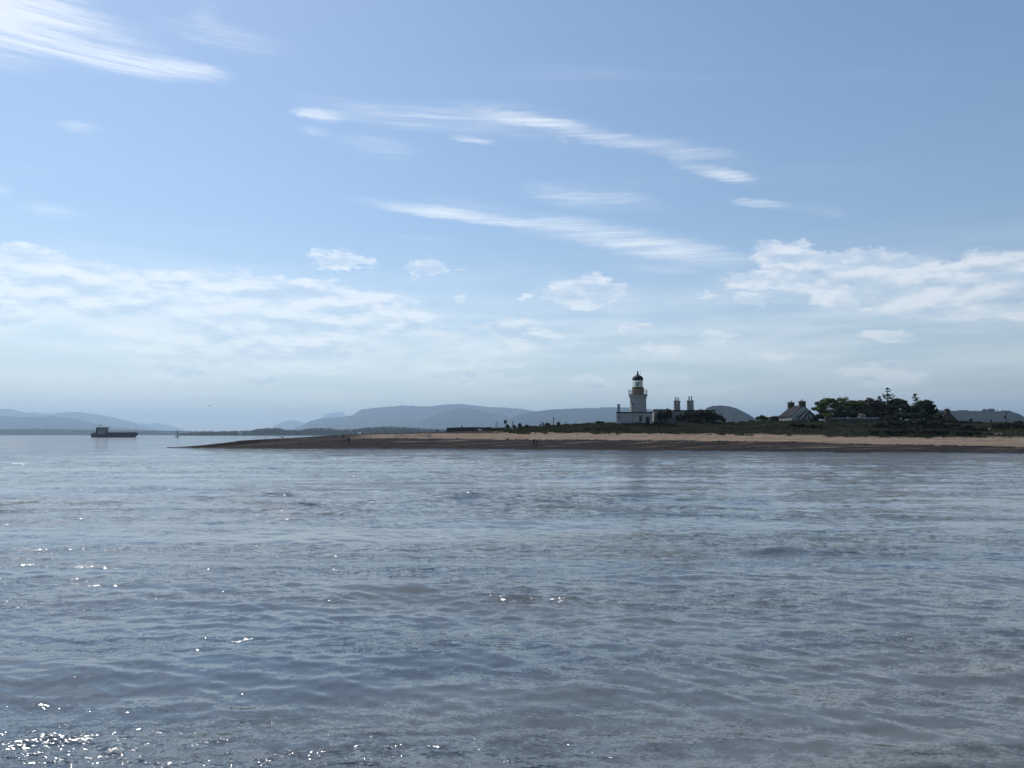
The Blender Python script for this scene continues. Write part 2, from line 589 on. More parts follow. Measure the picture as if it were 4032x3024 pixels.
# ------------------------------------------------------------------ the water
def water_material():
    m = bpy.data.materials.new('sea_water')
    m.use_nodes = True
    T = NT(m.node_tree)
    b = T.n['Principled BSDF']
    g = T.n.new('ShaderNodeNewGeometry')
    p = g.outputs['Position']
    streak = T.noise(T.mapping(p, loc=(3, 9, 0), rot=(0, 0, 0.06), scale=(0.022, 0.15, 0.05)), 1.0, 4.0, 0.6)
    patch = T.noise(T.mapping(p, loc=(13, 5, 0), rot=(0, 0, -0.1), scale=(0.09, 0.33, 0.05)), 1.0, 3.0, 0.6)
    lick = T.noise(T.mapping(p, loc=(2, 8, 0), rot=(0, 0, 0.1), scale=(0.22, 1.5, 0.3)), 1.0, 3.0, 0.6)
    mod = T.math('MULTIPLY', T.remap(streak, 0.42, 0.57, 0.3, 1.2), T.remap(patch, 0.40, 0.58, 0.5, 1.2))
    mod = T.math('MULTIPLY', mod, T.remap(lick, 0.40, 0.58, 0.35, 1.2))
    px_, py_, pz_ = T.sep(p)
    yy = T.math('SUBTRACT', py_, T.math('MULTIPLY', px_, 0.05))
    rip = T.math('MULTIPLY', T.remap(yy, 30.0, 37.0), T.remap(yy, 52.0, 43.0))
    rip = T.math('MULTIPLY', rip, T.remap(px_, 18.0, 2.0, 0.3, 1.0))
    rip = T.math('MULTIPLY', rip, T.remap(patch, 0.38, 0.58))
    mod = T.math('MULTIPLY', mod, T.math('ADD', 1.0, T.math('MULTIPLY', rip, 1.7)))
    dist = T.math('SQRT', T.math('ADD', T.math('MULTIPLY', px_, px_), T.math('MULTIPLY', py_, py_)))
    mod = T.math('MULTIPLY', mod, T.remap(dist, 35.0, 150.0, 1.1, 2.5))
    a = T.noise(T.mapping(p, rot=(0, 0, 0.2), scale=(2.6, 6.4, 4.0)), 1.0, 4.0, 0.66, color=True)
    c = T.noise(T.mapping(p, rot=(0, 0, -0.15), scale=(0.8, 1.7, 1.0)), 1.0, 2.0, 0.55, color=True)
    a = T.vmath('SUBTRACT', a, (0.5, 0.5, 0.5))
    c = T.vmath('SUBTRACT', c, (0.5, 0.5, 0.5))
    e = T.noise(T.mapping(p, rot=(0, 0, 0.1), scale=(17.0, 30.0, 13.0)), 1.0, 2.0, 0.6, color=True)
    e = T.vmath('SUBTRACT', e, (0.5, 0.5, 0.5))
    tail = T.remap(T.noise(T.mapping(p, loc=(5, 1, 0), scale=(4.0, 8.0, 3.0)), 1.0, 3.0, 0.6), 0.54, 0.74, 1.0, 4.6)
    e = T.vmath('SCALE', T.vmath('MULTIPLY', e, (1.15, 1.15, 0.0)), scale=tail)
    s = T.vmath('ADD', T.vmath('MULTIPLY', a, (1.35, 1.75, 0.0)), T.vmath('MULTIPLY', c, (0.45, 0.62, 0.0)))
    s = T.vmath('SCALE', T.vmath('ADD', s, e), scale=mod)
    nn = T.vmath('NORMALIZE', T.vmath('ADD', g.outputs['Normal'], s))
    T.link(nn, b.inputs['Normal'])
    silt = T.noise(T.mapping(p, loc=(1, 2, 0), scale=(0.05, 0.14, 0.1)), 1.0, 3.0, 0.55)
    T.link(T.mix(T.remap(silt, 0.35, 0.65), (0.071, 0.097, 0.122), (0.110, 0.120, 0.118)), b.inputs['Base Color'])
    b.inputs['Roughness'].default_value = 0.07
    b.inputs['IOR'].default_value = 1.42
    return m


def build_water():
    # polar sheet round the boat: fine in the direction of the view, coarse behind
    fine = np.linspace(R(-43), R(43), 921)
    rest = np.linspace(R(43), R(317), 75)[1:-1]
    th = np.concatenate([fine, rest])
    rs = [2.6]
    while rs[-1] < 34000:
        r = rs[-1]
        if r < 260:
            dr = min(max(r * r / (CAMH * 1150.0), 0.03), 0.42)
            if r > 90: dr = 0.42 + (r - 90) * 0.02
        else:
            dr = r * 0.06
        rs.append(r + dr)
    r = np.array(rs)
    nr, nc = len(r), len(th)
    Rr, Th = np.meshgrid(r, th, indexing='ij')
    X = (Rr * np.sin(Th)).astype(np.float64)
    Y = (Rr * np.cos(Th)).astype(np.float64)
    dr = np.gradient(r)[:, None]
    dth = np.where(np.abs(Th) <= R(43.2), R(86) / 920, R(3.8))
    sp_ = np.maximum(dr * 0.7, Rr * dth)
    # calm slicks and the lively tide rip
    mod = 0.35 + 1.25 * fbm(X / 22.0, Y / 7.0, 5, 3)
    mod *= 0.6 + 0.8 * fbm(X / 7.0 + 4, Y / 3.0, 9, 2)
    rip = np.exp(-((Y - 40 - X * 0.05) / 5.0) ** 2) * (1 / (1 + np.exp((X - 10) / 4.0)) + 0.35)
    calm = np.exp(-((Y - 54.0 - X * 0.02) / 3.0) ** 2) * np.exp(-((X + 10) / 18.0) ** 2)
    mod = mod * (1 + 0.75 * rip) * (1 - 0.75 * calm)
    Z = np.zeros_like(X); DX = np.zeros_like(X); DY = np.zeros_like(X)
    rng = np.random.default_rng(5)
    N = 64
    for k in range(N):
        f = k / (N - 1)
        lam = 0.26 * (7.5 / 0.26) ** (f ** 1.1)
        ang = R(-96) + rng.normal(0, R(34) if lam < 2 else R(24))
        kx, ky = math.cos(ang), math.sin(ang)
        kk = 2 * math.pi / lam
        slope = 0.024 * (0.85 + 0.3 * rng.random()) * (0.92 if lam < 1.1 else 0.46)
        A = slope / kk
        w = np.clip((lam / sp_ - 2.0) / 2.0, 0, 1)
        row = w.max()
        if row <= 0:
            continue
        ph = (X * kx + Y * ky) * kk + rng.random() * 6.283
        amp = A * w * mod
        Z += amp * np.cos(ph)
        s = amp * np.sin(ph) * 0.85
        DX -= s * kx; DY -= s * ky
    # a few single steep wavelets where the tide trips
    for (bx, by, sx, sy, hh) in ((7.9, 22.6, 1.0, 0.16, 0.15), (9.3, 22.6, 0.9, 0.2, 0.07), (5.2, 8.6, 0.55, 0.12, 0.07),
                                 (3.2, 7.7, 0.6, 0.12, 0.07), (4.4, 8.1, 0.9, 0.14, 0.06), (-13.5, 44, 1.6, 0.3, 0.16),
                                 (-2.6, 43, 1.2, 0.25, 0.17), (0.3, 42.5, 0.8, 0.2, 0.13), (8.0, 11.2, 1.3, 0.2, 0.08)):
        q = (Y - by - 0.12 * (X - bx))
        Z += hh * np.exp(-((X - bx) / sx) ** 2) * np.exp(-np.where(q > 0, q / (sy * 2.4), q / sy) ** 2)
    fade = np.clip((260 - Rr) / 120, 0, 1)
    Z *= fade
    V = np.stack([X + DX * fade, Y + DY * fade, Z], -1).reshape(-1, 3)
    faces = ngrid(nr, nc)
    i = np.arange(nr, dtype=np.int32) * nc
    seam = np.stack([i[:-1] + nc - 1, i[:-1], i[1:], i[1:] + nc - 1], -1)
    faces = np.concatenate([faces, seam])[:, ::-1]
    me = np_mesh('water', V, faces)
    o = link_obj('water', me, water_material())
    tag(o, kind='structure')
    return o


build_water()

# ------------------------------------------------------------------ the beach and the dune behind it
def curve(px, pts):
    xs = [p[0] for p in pts]; ys = [p[1] for p in pts]
    return np.interp(px, xs, ys)


def h_of(py, Y):       # height of a point seen at image row py at distance Y (near the horizon)
    return CAMH + (1712.0 - np.asarray(py)) * np.asarray(Y) / F


W_PY = [(400, 1766), (640, 1762.2), (690, 1763.0), (746, 1764.2), (900, 1766.8), (1100, 1768.5), (1400, 1769.5), (1780, 1770), (2100, 1772), (2600, 1776), (3000, 1780), (3500, 1783.5), (4032, 1786.5), (5200, 1792)]
# boundary between dark wet shingle and dry sand: (px, distance) and row
B_D = [(400, 192), (640, 197.2), (900, 190), (1100, 190), (1440, 191), (1755, 190), (2100, 184), (2600, 172), (3000, 163), (3500, 157), (4032, 151), (5200, 146)]
B_PY = [(400, 1764), (640, 1763), (900, 1760), (1100, 1750), (1440, 1727), (1755, 1727), (2100, 1731), (2600, 1734), (3000, 1738), (3500, 1749), (4032, 1760), (5200, 1768)]
# top of the sand (right) / crest of the spit (left)
V_D = [(400, 192.5), (640, 198), (746, 199), (895, 199), (1000, 200), (1100, 201), (1240, 203), (1440, 206), (1755, 206), (2020, 199), (2600, 185), (3000, 178), (3500, 172), (4032, 167), (5200, 160)]
V_PY = [(400, 1764), (640, 1762.5), (746, 1760), (895, 1754), (1000, 1746), (1100, 1736.5), (1240, 1724), (1350, 1717), (1440, 1707.5), (1600, 1704), (1755, 1702), (2020, 1700), (2300, 1701), (2600, 1703), (3000, 1707), (3200, 1711), (3500, 1718), (4032, 1718), (5200, 1722)]
# ground level among the buildings
G_D = [(400, 193), (1440, 208), (1755, 212), (2020, 212), (2430, 201), (2900, 203), (3080, 203), (3500, 200), (4032, 200), (5200, 196)]
G_PY = [(400, 1764), (1440, 1707.5), (1600, 1704), (1755, 1700), (1900, 1694), (2020, 1688), (2250, 1676), (2430, 1670), (2600, 1671), (2900, 1669), (3080, 1661), (3250, 1662), (3500, 1661), (3700, 1666), (4032, 1674), (5200, 1680)]


def px_of(x, Y):
    return 2016.0 + F * (x / Y) / 0.9977


def beach_controls(px):
    W = CAMH * F / (curve(px, W_PY) - 1712.0)
    B = np.maximum(curve(px, B_D), W + 0.4)
    V = np.maximum(curve(px, V_D), B + 0.4)
    G = np.maximum(curve(px, G_D), V + 0.5)
    hB = np.maximum(h_of(curve(px, B_PY), B), 0.02)
    hV = np.maximum(h_of(curve(px, V_PY), V), 0.03)
    hG = np.maximum(h_of(curve(px, G_PY), G), 0.03)
    spit = np.clip((1760 - px) / 200.0, 0, 1)      # 1 on the bare spit
    return W, B, V, G, hB, hV, hG, spit


def terrain(x, Y):
    x = np.asarray(x, float); Y = np.asarray(Y, float)
    px = px_of(x, Y)
    W, B, V, G, hB, hV, hG, spit = beach_controls(px)
    t1 = np.clip((Y - W) / (B - W), 0, 1)
    t2 = np.clip((Y - B) / (V - B), 0, 1)
    t3 = np.clip((Y - V) / (G - V), 0, 1)
    z = t1 * hB + t2 * (hV - hB) + (t3 * t3 * (3 - 2 * t3)) * (hG - hV)
    z = np.where(Y < W, -(W - Y) * 0.12, z)
    back = np.clip(Y - G, 0, None)
    z = z - back * (0.16 * spit + 0.004 * (1 - spit)) - np.clip(back - 70, 0, None) * 0.06
    zone = t1 + t2 + t3
    land = np.clip((Y - W) / 6.0, 0, 1)
    z = z + land * (fbm(x / 7.0, Y / 4.0, 3, 3) - 0.5) * (0.10 + 0.45 * t3 * (1 - spit))
    z = z + land * (1 - t2) * (fbm(x / 2.2, Y / 0.9, 8, 2) - 0.5) * 0.07
    thin = np.clip((px - 690) / 260.0, 0, 1)
    z = np.where(z > 0.0, z * (0.25 + 0.75 * thin), z) - (1 - thin) * 0.06
    z = np.where(px < 660, np.minimum(z, -0.1 - (660 - px) * 0.02), z)
    return np.maximum(z, -1.6), zone


def ground(x, Y):
    return float(terrain(np.array([x]), np.array([Y]))[0][0])


def beach_material():
    m = bpy.data.materials.new('beach_ground')
    m.use_nodes = True
    T = NT(m.node_tree)
    b = T.n['Principled BSDF']
    g = T.n.new('ShaderNodeNewGeometry')
    p = g.outputs['Position']
    at_ = T.n.new('ShaderNodeAttribute')
    at_.attribute_name = 'zone'
    z = at_.outputs['Fac']
    ap = T.n.new('ShaderNodeAttribute')
    ap.attribute_name = 'spit'
    sv = ap.outputs['Fac']
    streak = T.noise(T.mapping(p, rot=(0, 0, -0.12), scale=(0.05, 0.55, 0.5)), 1.0, 5.0, 0.62)
    fine = T.noise(T.mapping(p, scale=(0.5, 1.6, 1.0)), 1.0, 5.0, 0.65)
    pebble = T.noise(p, 5.0, 3.0, 0.7)
    zz = T.math('ADD', z, T.math('MULTIPLY', T.math('SUBTRACT', streak, 0.5), 0.28))
    zz = T.math('ADD', zz, T.math('MULTIPLY', T.math('SUBTRACT', fine, 0.5), 0.16))
    shingle = T.mix(T.remap(T.math('ADD', T.math('MULTIPLY', fine, 0.6), T.math('MULTIPLY', pebble, 0.4)), 0.36, 0.66),
                    (0.010, 0.0085, 0.0085), (0.031, 0.0265, 0.026))
    sand = T.mix(T.remap(T.math('ADD', T.math('MULTIPLY', streak, 0.5), T.math('MULTIPLY', fine, 0.5)), 0.41, 0.59),
                 (0.142, 0.106, 0.078), (0.236, 0.182, 0.138))
    # streaks of sand lying on the shingle
    s2 = T.noise(T.mapping(p, loc=(7, 3, 0), rot=(0, 0, -0.1), scale=(0.045, 0.75, 0.5)), 1.0, 4.0, 0.6)
    lay = T.math('MULTIPLY', T.remap(s2, 0.53, 0.66), T.remap(z, 0.15, 0.5))
    lay = T.math('MULTIPLY', lay, 0.75)
    low = T.mix(lay, shingle, sand)
    c = T.mix(T.remap(zz, 0.93, 1.04), low, sand)
    # wrack line just under the dry sand
    wr = T.math('MULTIPLY', T.remap(zz, 0.80, 0.90), T.remap(zz, 1.02, 0.96))
    c = T.mix(T.math('MULTIPLY', wr, 0.8), c, (0.034, 0.026, 0.026))
    # old storm line of grey stones at the top of the sand
    st = T.math('MULTIPLY', T.remap(zz, 1.80, 1.86), T.remap(zz, 2.04, 1.94))
    c = T.mix(T.math('MULTIPLY', st, 0.55), c, (0.085, 0.078, 0.07))
    # bare spit: mostly shingle
    c = T.mix(T.math('MULTIPLY', sv, T.remap(streak, 0.75, 0.5, 0.75, 1.0)), c, shingle)
    turf = T.mix(T.remap(fine, 0.35, 0.65), (0.018, 0.022, 0.012), (0.042, 0.043, 0.024))
    edge = T.noise(T.mapping(p, loc=(4, 4, 0), scale=(0.22, 0.35, 0.3)), 1.0, 4.0, 0.6)
    zg = T.math('ADD', zz, T.math('MULTIPLY', T.math('SUBTRACT', edge, 0.5), 1.2))
    gf = T.math('MULTIPLY', T.remap(zg, 1.99, 2.07), T.math('SUBTRACT', 1.0, sv))
    c = T.mix(gf, c, turf)
    # wet rim
    wet = T.remap(z, 0.10, 0.02)
    c = T.mix(wet, c, (0.02, 0.018, 0.019))
    T.link(c, b.inputs['Base Color'])
    T.link(T.remap(z, 0.0, 0.2, 0.5, 0.95), b.inputs['Roughness'])
    b.inputs['Specular IOR Level'].default_value = 0.06
    bp = T.n.new('ShaderNodeBump')
    bp.inputs['Strength'].default_value = 0.6
    bp.inputs['Distance'].default_value = 0.12
    T.link(T.math('ADD', pebble, T.math('MULTIPLY', fine, 1.5)), bp.inputs['Height'])
    T.link(bp.outputs[0], b.inputs['Normal'])
    return m


def build_beach():
    pxs = np.arange(520, 5000, 5.0)
    ys = np.concatenate([np.arange(132, 216, 0.55), np.arange(216, 300, 3.0), np.arange(300, 480, 12.0)])
    PX, YY = np.meshgrid(pxs, ys)
    XX = (PX - 2016.0) / F * 0.9977 * YY
    Z, zone = terrain(XX, YY)
    me = np_mesh('beach', np.stack([XX, YY, Z], -1).reshape(-1, 3), ngrid(len(ys), len(pxs)))
    a = me.attributes.new('zone', 'FLOAT', 'POINT')
    a.data.foreach_set('value', zone.ravel().astype(np.float32))
    s = np.clip((1490 - PX) / 120.0, 0, 1).ravel().astype(np.float32)
    # crest of the spit is bare shingle as far as the old wall
    zr = zone.ravel()
    crest = np.clip((zr - 1.72) / 0.2, 0, 1) * np.clip((1990 - PX.ravel()) / 60.0, 0, 1)
    a = me.attributes.new('spit', 'FLOAT', 'POINT')
    a.data.foreach_set('value', np.maximum(s, crest).astype(np.float32))
    o = link_obj('beach', me, beach_material())
    tag(o, kind='structure')
    return o


build_beach()


def foam_and_bright_edge():
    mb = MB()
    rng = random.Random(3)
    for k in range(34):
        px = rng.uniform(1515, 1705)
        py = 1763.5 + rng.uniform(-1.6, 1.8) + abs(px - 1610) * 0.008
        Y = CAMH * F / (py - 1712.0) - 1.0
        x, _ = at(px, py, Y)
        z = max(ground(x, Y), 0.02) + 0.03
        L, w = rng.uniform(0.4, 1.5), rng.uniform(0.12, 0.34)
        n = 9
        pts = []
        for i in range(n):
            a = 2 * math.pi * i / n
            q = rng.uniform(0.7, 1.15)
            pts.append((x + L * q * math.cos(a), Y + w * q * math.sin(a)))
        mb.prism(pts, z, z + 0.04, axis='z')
    # pale flecks added to paint in a bright halo line along the waterline
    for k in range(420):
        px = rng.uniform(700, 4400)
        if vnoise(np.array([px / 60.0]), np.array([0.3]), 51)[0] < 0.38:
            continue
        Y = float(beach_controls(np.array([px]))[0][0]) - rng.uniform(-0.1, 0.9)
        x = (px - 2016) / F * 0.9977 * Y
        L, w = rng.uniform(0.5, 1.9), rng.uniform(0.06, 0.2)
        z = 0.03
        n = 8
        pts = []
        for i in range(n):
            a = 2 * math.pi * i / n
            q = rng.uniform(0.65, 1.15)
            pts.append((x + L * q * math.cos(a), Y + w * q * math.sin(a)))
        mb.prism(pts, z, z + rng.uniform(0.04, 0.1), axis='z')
    o = mb.build('foam', mat('foam_and_edge_white', (0.42, 0.44, 0.45), 0.7, 0.3, 0.4))
    tag(o, 'patch of foam and added thin bright line along the water edge of the beach', 'foam', kind='stuff')


foam_and_bright_edge()


# ------------------------------------------------------------------ hills across the firth
def ridge(name, D, pts, seed, base, depth=0.22, rough=0.012, step=6.0, extend=True):
    """a real ridge: crest at distance D following the skyline pts (px,py), slopes to the front and back"""
    pts = sorted(pts)
    pxs = np.arange(pts[0][0], pts[-1][0] + step, step)
    prof = np.interp(pxs, [p[0] for p in pts], [p[1] for p in pts])
    x0 = (pxs - 2016.0) / F * 0.9977
    rows = np.concatenate([np.linspace(-1, 0, 16), np.linspace(0, 1, 8)[1:]])
    V = []
    for t in rows:
        d = D * (1 + (depth * t if t < 0 else 0.08 * t))
        zc = np.maximum(h_of(prof, D), 0.0)
        e = (1 + t) if t < 0 else (1 - t)
        s = e * e * (3 - 2 * e) if t >= 0 else e ** 1.35
        nz = fbm(pxs / 26.0, np.full_like(pxs, t * 6.0), seed, 4) - 0.5
        nz2 = fbm(pxs / 7.0, np.full_like(pxs, t * 20.0), seed + 3, 2) - 0.5
        z = zc * s * (1 + 0.5 * nz * e * (1 - e) * 4) + nz2 * D * rough * 0.05 * (1 - abs(t))
        if t == 0:
            z = zc + nz2 * D * 0.0016
        if abs(t) >= 0.999:
            z = np.full_like(zc, -1.2)
        V.append(np.stack([x0 * d, np.full_like(x0, d), z], -1))
    V = np.concatenate(V)
    o = link_obj(name, np_mesh(name, V, ngrid(len(rows), len(pxs))), base)
    tag(o, kind='structure')
    return o


M_hill = mat('hillside', (0.007, 0.010, 0.008), 0.95, 0.45, 0.004, 0.0, tint=(0.013, 0.015, 0.011))
M_shore = mat('low_wooded_shore', (0.009, 0.012, 0.009), 0.95, 0.4, 0.01, 0.0)

ridge('hills', 21000, [(-900, 1640), (-400, 1622), (-150, 1605), (0, 1610), (40, 1612), (100, 1625), (125, 1623), (190, 1630), (270, 1622), (340, 1627), (430, 1640), (500, 1656), (540, 1667), (580, 1680), (640, 1700), (680, 1712)], 1, M_hill)
ridge('hills', 29000, [(480, 1690), (545, 1668), (600, 1667), (625, 1665), (650, 1672), (700, 1685), (740, 1700), (770, 1712)], 2, M_hill)
ridge('hills', 14000, [(-900, 1660), (-300, 1640), (0, 1638), (75, 1643), (130, 1641), (210, 1639), (290, 1650), (370, 1668), (440, 1679), (540, 1690), (650, 1700), (740, 1712)], 3, M_hill)
ridge('hills', 27000, [(1040, 1700), (1080, 1675), (1105, 1662), (1130, 1656), (1170, 1657), (1190, 1664), (1215, 1680), (1240, 1700)], 4, M_hill)
ridge('hills', 31000, [(1220, 1690), (1262, 1648), (1280, 1632), (1300, 1625), (1340, 1624), (1358, 1632), (1390, 1660), (1420, 1690)], 5, M_hill)
ridge('hills', 16000, [(1120, 1702), (1150, 1691), (1200, 1668), (1230, 1655), (1265, 1648), (1320, 1645), (1385, 1636), (1408, 1621), (1425, 1612), (1490, 1604), (1550, 1600), (1580, 1595), (1650, 1600), (1700, 1599), (1760, 1592), (1823, 1591), (1880, 1598), (1932, 1604), (2000, 1606), (2060, 1611), (2124, 1621), (2200, 1640), (2300, 1690), (2360, 1712)], 6, M_hill)
ridge('hills', 13000, [(1480, 1705), (1550, 1686), (1650, 1660), (1700, 1640), (1780, 1614), (1830, 1606), (1880, 1613), (1930, 1626), (1980, 1636), (2080, 1660), (2200, 1700), (2240, 1712)], 7, M_hill)
ridge('hills', 11500, [(1900, 1712), (1980, 1660), (2060, 1626), (2124, 1619), (2187, 1611), (2250, 1609), (2315, 1607), (2424, 1604), (2480, 1604), (2560, 1612), (2640, 1640), (2720, 1680), (2800, 1712)], 8, M_hill)
ridge('hills', 3600, [(2680, 1700), (2740, 1640), (2790, 1604), (2810, 1598), (2835, 1596), (2870, 1600), (2900, 1609), (2925, 1621), (2945, 1632), (2970, 1648), (3000, 1664), (3080, 1690), (3200, 1712)], 9, M_hill)
ridge('hills', 2900, [(3480, 1712), (3560, 1660), (3640, 1622), (3670, 1615), (3690, 1614), (3740, 1618), (3800, 1617), (3830, 1619), (3870, 1619), (3905, 1617), (3930, 1621), (3960, 1618), (3980, 1620), (4010, 1631), (4032, 1643), (4080, 1662), (4200, 1676), (4500, 1690), (4900, 1700)], 10, M_hill)
ridge('far_shore', 6800, [(-900, 1692), (0, 1691), (170, 1689), (380, 1692), (600, 1695), (700, 1697), (800, 1698), (1000, 1702), (1200, 1706), (1400, 1710)], 11, M_shore, depth=0.03)
ridge('far_shore', 3400, [(740, 1712), (820, 1702), (985, 1696), (1010, 1689), (1060, 1686), (1100, 1686), (1125, 1692), (1180, 1693), (1220, 1686), (1260, 1686), (1300, 1687), (1340, 1692), (1400, 1690), (1450, 1683), (1520, 1679), (1600, 1683), (1700, 1690), (1900, 1692), (2200, 1690), (2600, 1686), (3000, 1684), (3500, 1682), (4200, 1682), (5000, 1684)], 12, M_shore, depth=0.05)


def far_woods():
    """woodland along the far shore and on the near hill tops: reads as one mass"""
    t = (1 + 5 ** 0.5) / 2
    ico_v = np.array([(-1, t, 0), (1, t, 0), (-1, -t, 0), (1, -t, 0), (0, -1, t), (0, 1, t), (0, -1, -t), (0, 1, -t), (t, 0, -1), (t, 0, 1), (-t, 0, -1), (-t, 0, 1)], float) / 1.9
    ico_f = np.array([(0, 11, 5), (0, 5, 1), (0, 1, 7), (0, 7, 10), (0, 10, 11), (1, 5, 9), (5, 11, 4), (11, 10, 2), (10, 7, 6), (7, 1, 8), (3, 9, 4), (3, 4, 2), (3, 2, 6), (3, 6, 8), (3, 8, 9), (4, 9, 5), (2, 4, 11), (6, 2, 10), (8, 6, 7), (9, 8, 1)])
    rng = np.random.default_rng(8)
    V, Fc = [], []
    nb = 0

    def blob(x, y, z, w, h):
        nonlocal nb
        v = ico_v * (1 + 0.25 * (rng.random((12, 1)) - 0.5))
        V.append(v * np.array([w, w, h]) + np.array([x, y, z]))
        Fc.append(ico_f + nb)
        nb += 12
    for k in range(1000):
        px = rng.uniform(-300, 1000); D = 6700 - rng.uniform(0, 90)
        py = np.interp(px, [-300, 0, 170, 380, 600, 700, 760, 1000], [1690, 1690, 1688, 1692, 1695, 1697, 1697, 1701])
        x, z = at(px, py + rng.uniform(0, 10), D)
        blob(x, D, z - 3, rng.uniform(6, 13), rng.uniform(5, 10))
    for k in range(1100):
        px = rng.uniform(700, 1760); D = 3380 - rng.uniform(0, 60)
        py = np.interp(px, [700, 820, 985, 1010, 1060, 1100, 1125, 1180, 1220, 1300, 1340, 1450, 1520, 1600, 1760], [1704, 1697, 1695, 1688, 1685, 1685, 1692, 1693, 1686, 1687, 1692, 1683, 1679, 1683, 1690])
        x, z = at(px, py + abs(rng.normal(0, 5)) + 1.5, D)
        blob(x, D, z - 3, rng.uniform(4, 9), rng.uniform(3.5, 7))
    for (px, py, D, w, h) in [(3875, 1616, 2890, 9, 7), (3882, 1616, 2890, 6, 5), (3896, 1615, 2890, 9, 7), (3906, 1615, 2890, 10, 7), (3912, 1617, 2890, 7, 5), (3927, 1619, 2890, 4, 4),
                              (3672, 1615, 2890, 7, 4), (3682, 1614, 2890, 8, 4), (3792, 1617, 2890, 8, 3), (3806, 1617, 2890, 7, 3), (3950, 1618, 2890, 9, 3), (3972, 1619, 2890, 9, 3)]:
        x, z = at(px, py, D)
        blob(x, D, z, w, h)
    for k in range(260):
        if k % 2:
            px = rng.uniform(2790, 2990); D = 3590
            py = np.interp(px, [2790, 2835, 2870, 2900, 2945, 2990], [1605, 1597, 1601, 1610, 1633, 1660])
        else:
            px = rng.uniform(3660, 4090); D = 2890
            py = np.interp(px, [3660, 3690, 3740, 3870, 3930, 3960, 3980, 4010, 4032, 4090], [1618, 1615, 1619, 1620, 1622, 1619, 1621, 1632, 1644, 1666])
        x, z = at(px, py, D)
        blob(x, D, z - 1, rng.uniform(4, 9), rng.uniform(2, 3.6))
    o = link_obj('far_woodland', np_mesh('far_woodland', np.concatenate(V), np.concatenate(Fc)), M_far)
    tag(o, 'dark belt of distant woodland along the far shore', 'woodland', kind='stuff')


far_woods()


# ------------------------------------------------------------------ haze over the firth
def build_haze():
    mb = MB()
    mb.box(-38000, 38000, -38000, 38000, -3.0, 1060.0)
    m = bpy.data.materials.new('haze_air')
    m.use_nodes = True
    T = NT(m.node_tree)
    T.n.remove(T.n['Principled BSDF'])
    v = T.n.new('ShaderNodeVolumePrincipled')
    v.inputs['Color'].default_value = (0.56, 0.775, 1.0, 1)
    v.inputs['Density'].default_value = HAZE_DENSITY
    v.inputs['Anisotropy'].default_value = 0.35
    T.link(v.outputs[0], T.n['Material Output'].inputs['Volume'])
    o = mb.build('haze', m)
    tag(o, kind='stuff')
    o.visible_shadow = True
    return o


HAZE_DENSITY = 7.2e-5
build_haze()

# ------------------------------------------------------------------ lighthouse
def zpy(py, Y):
    return at(2016, py, Y)[1]


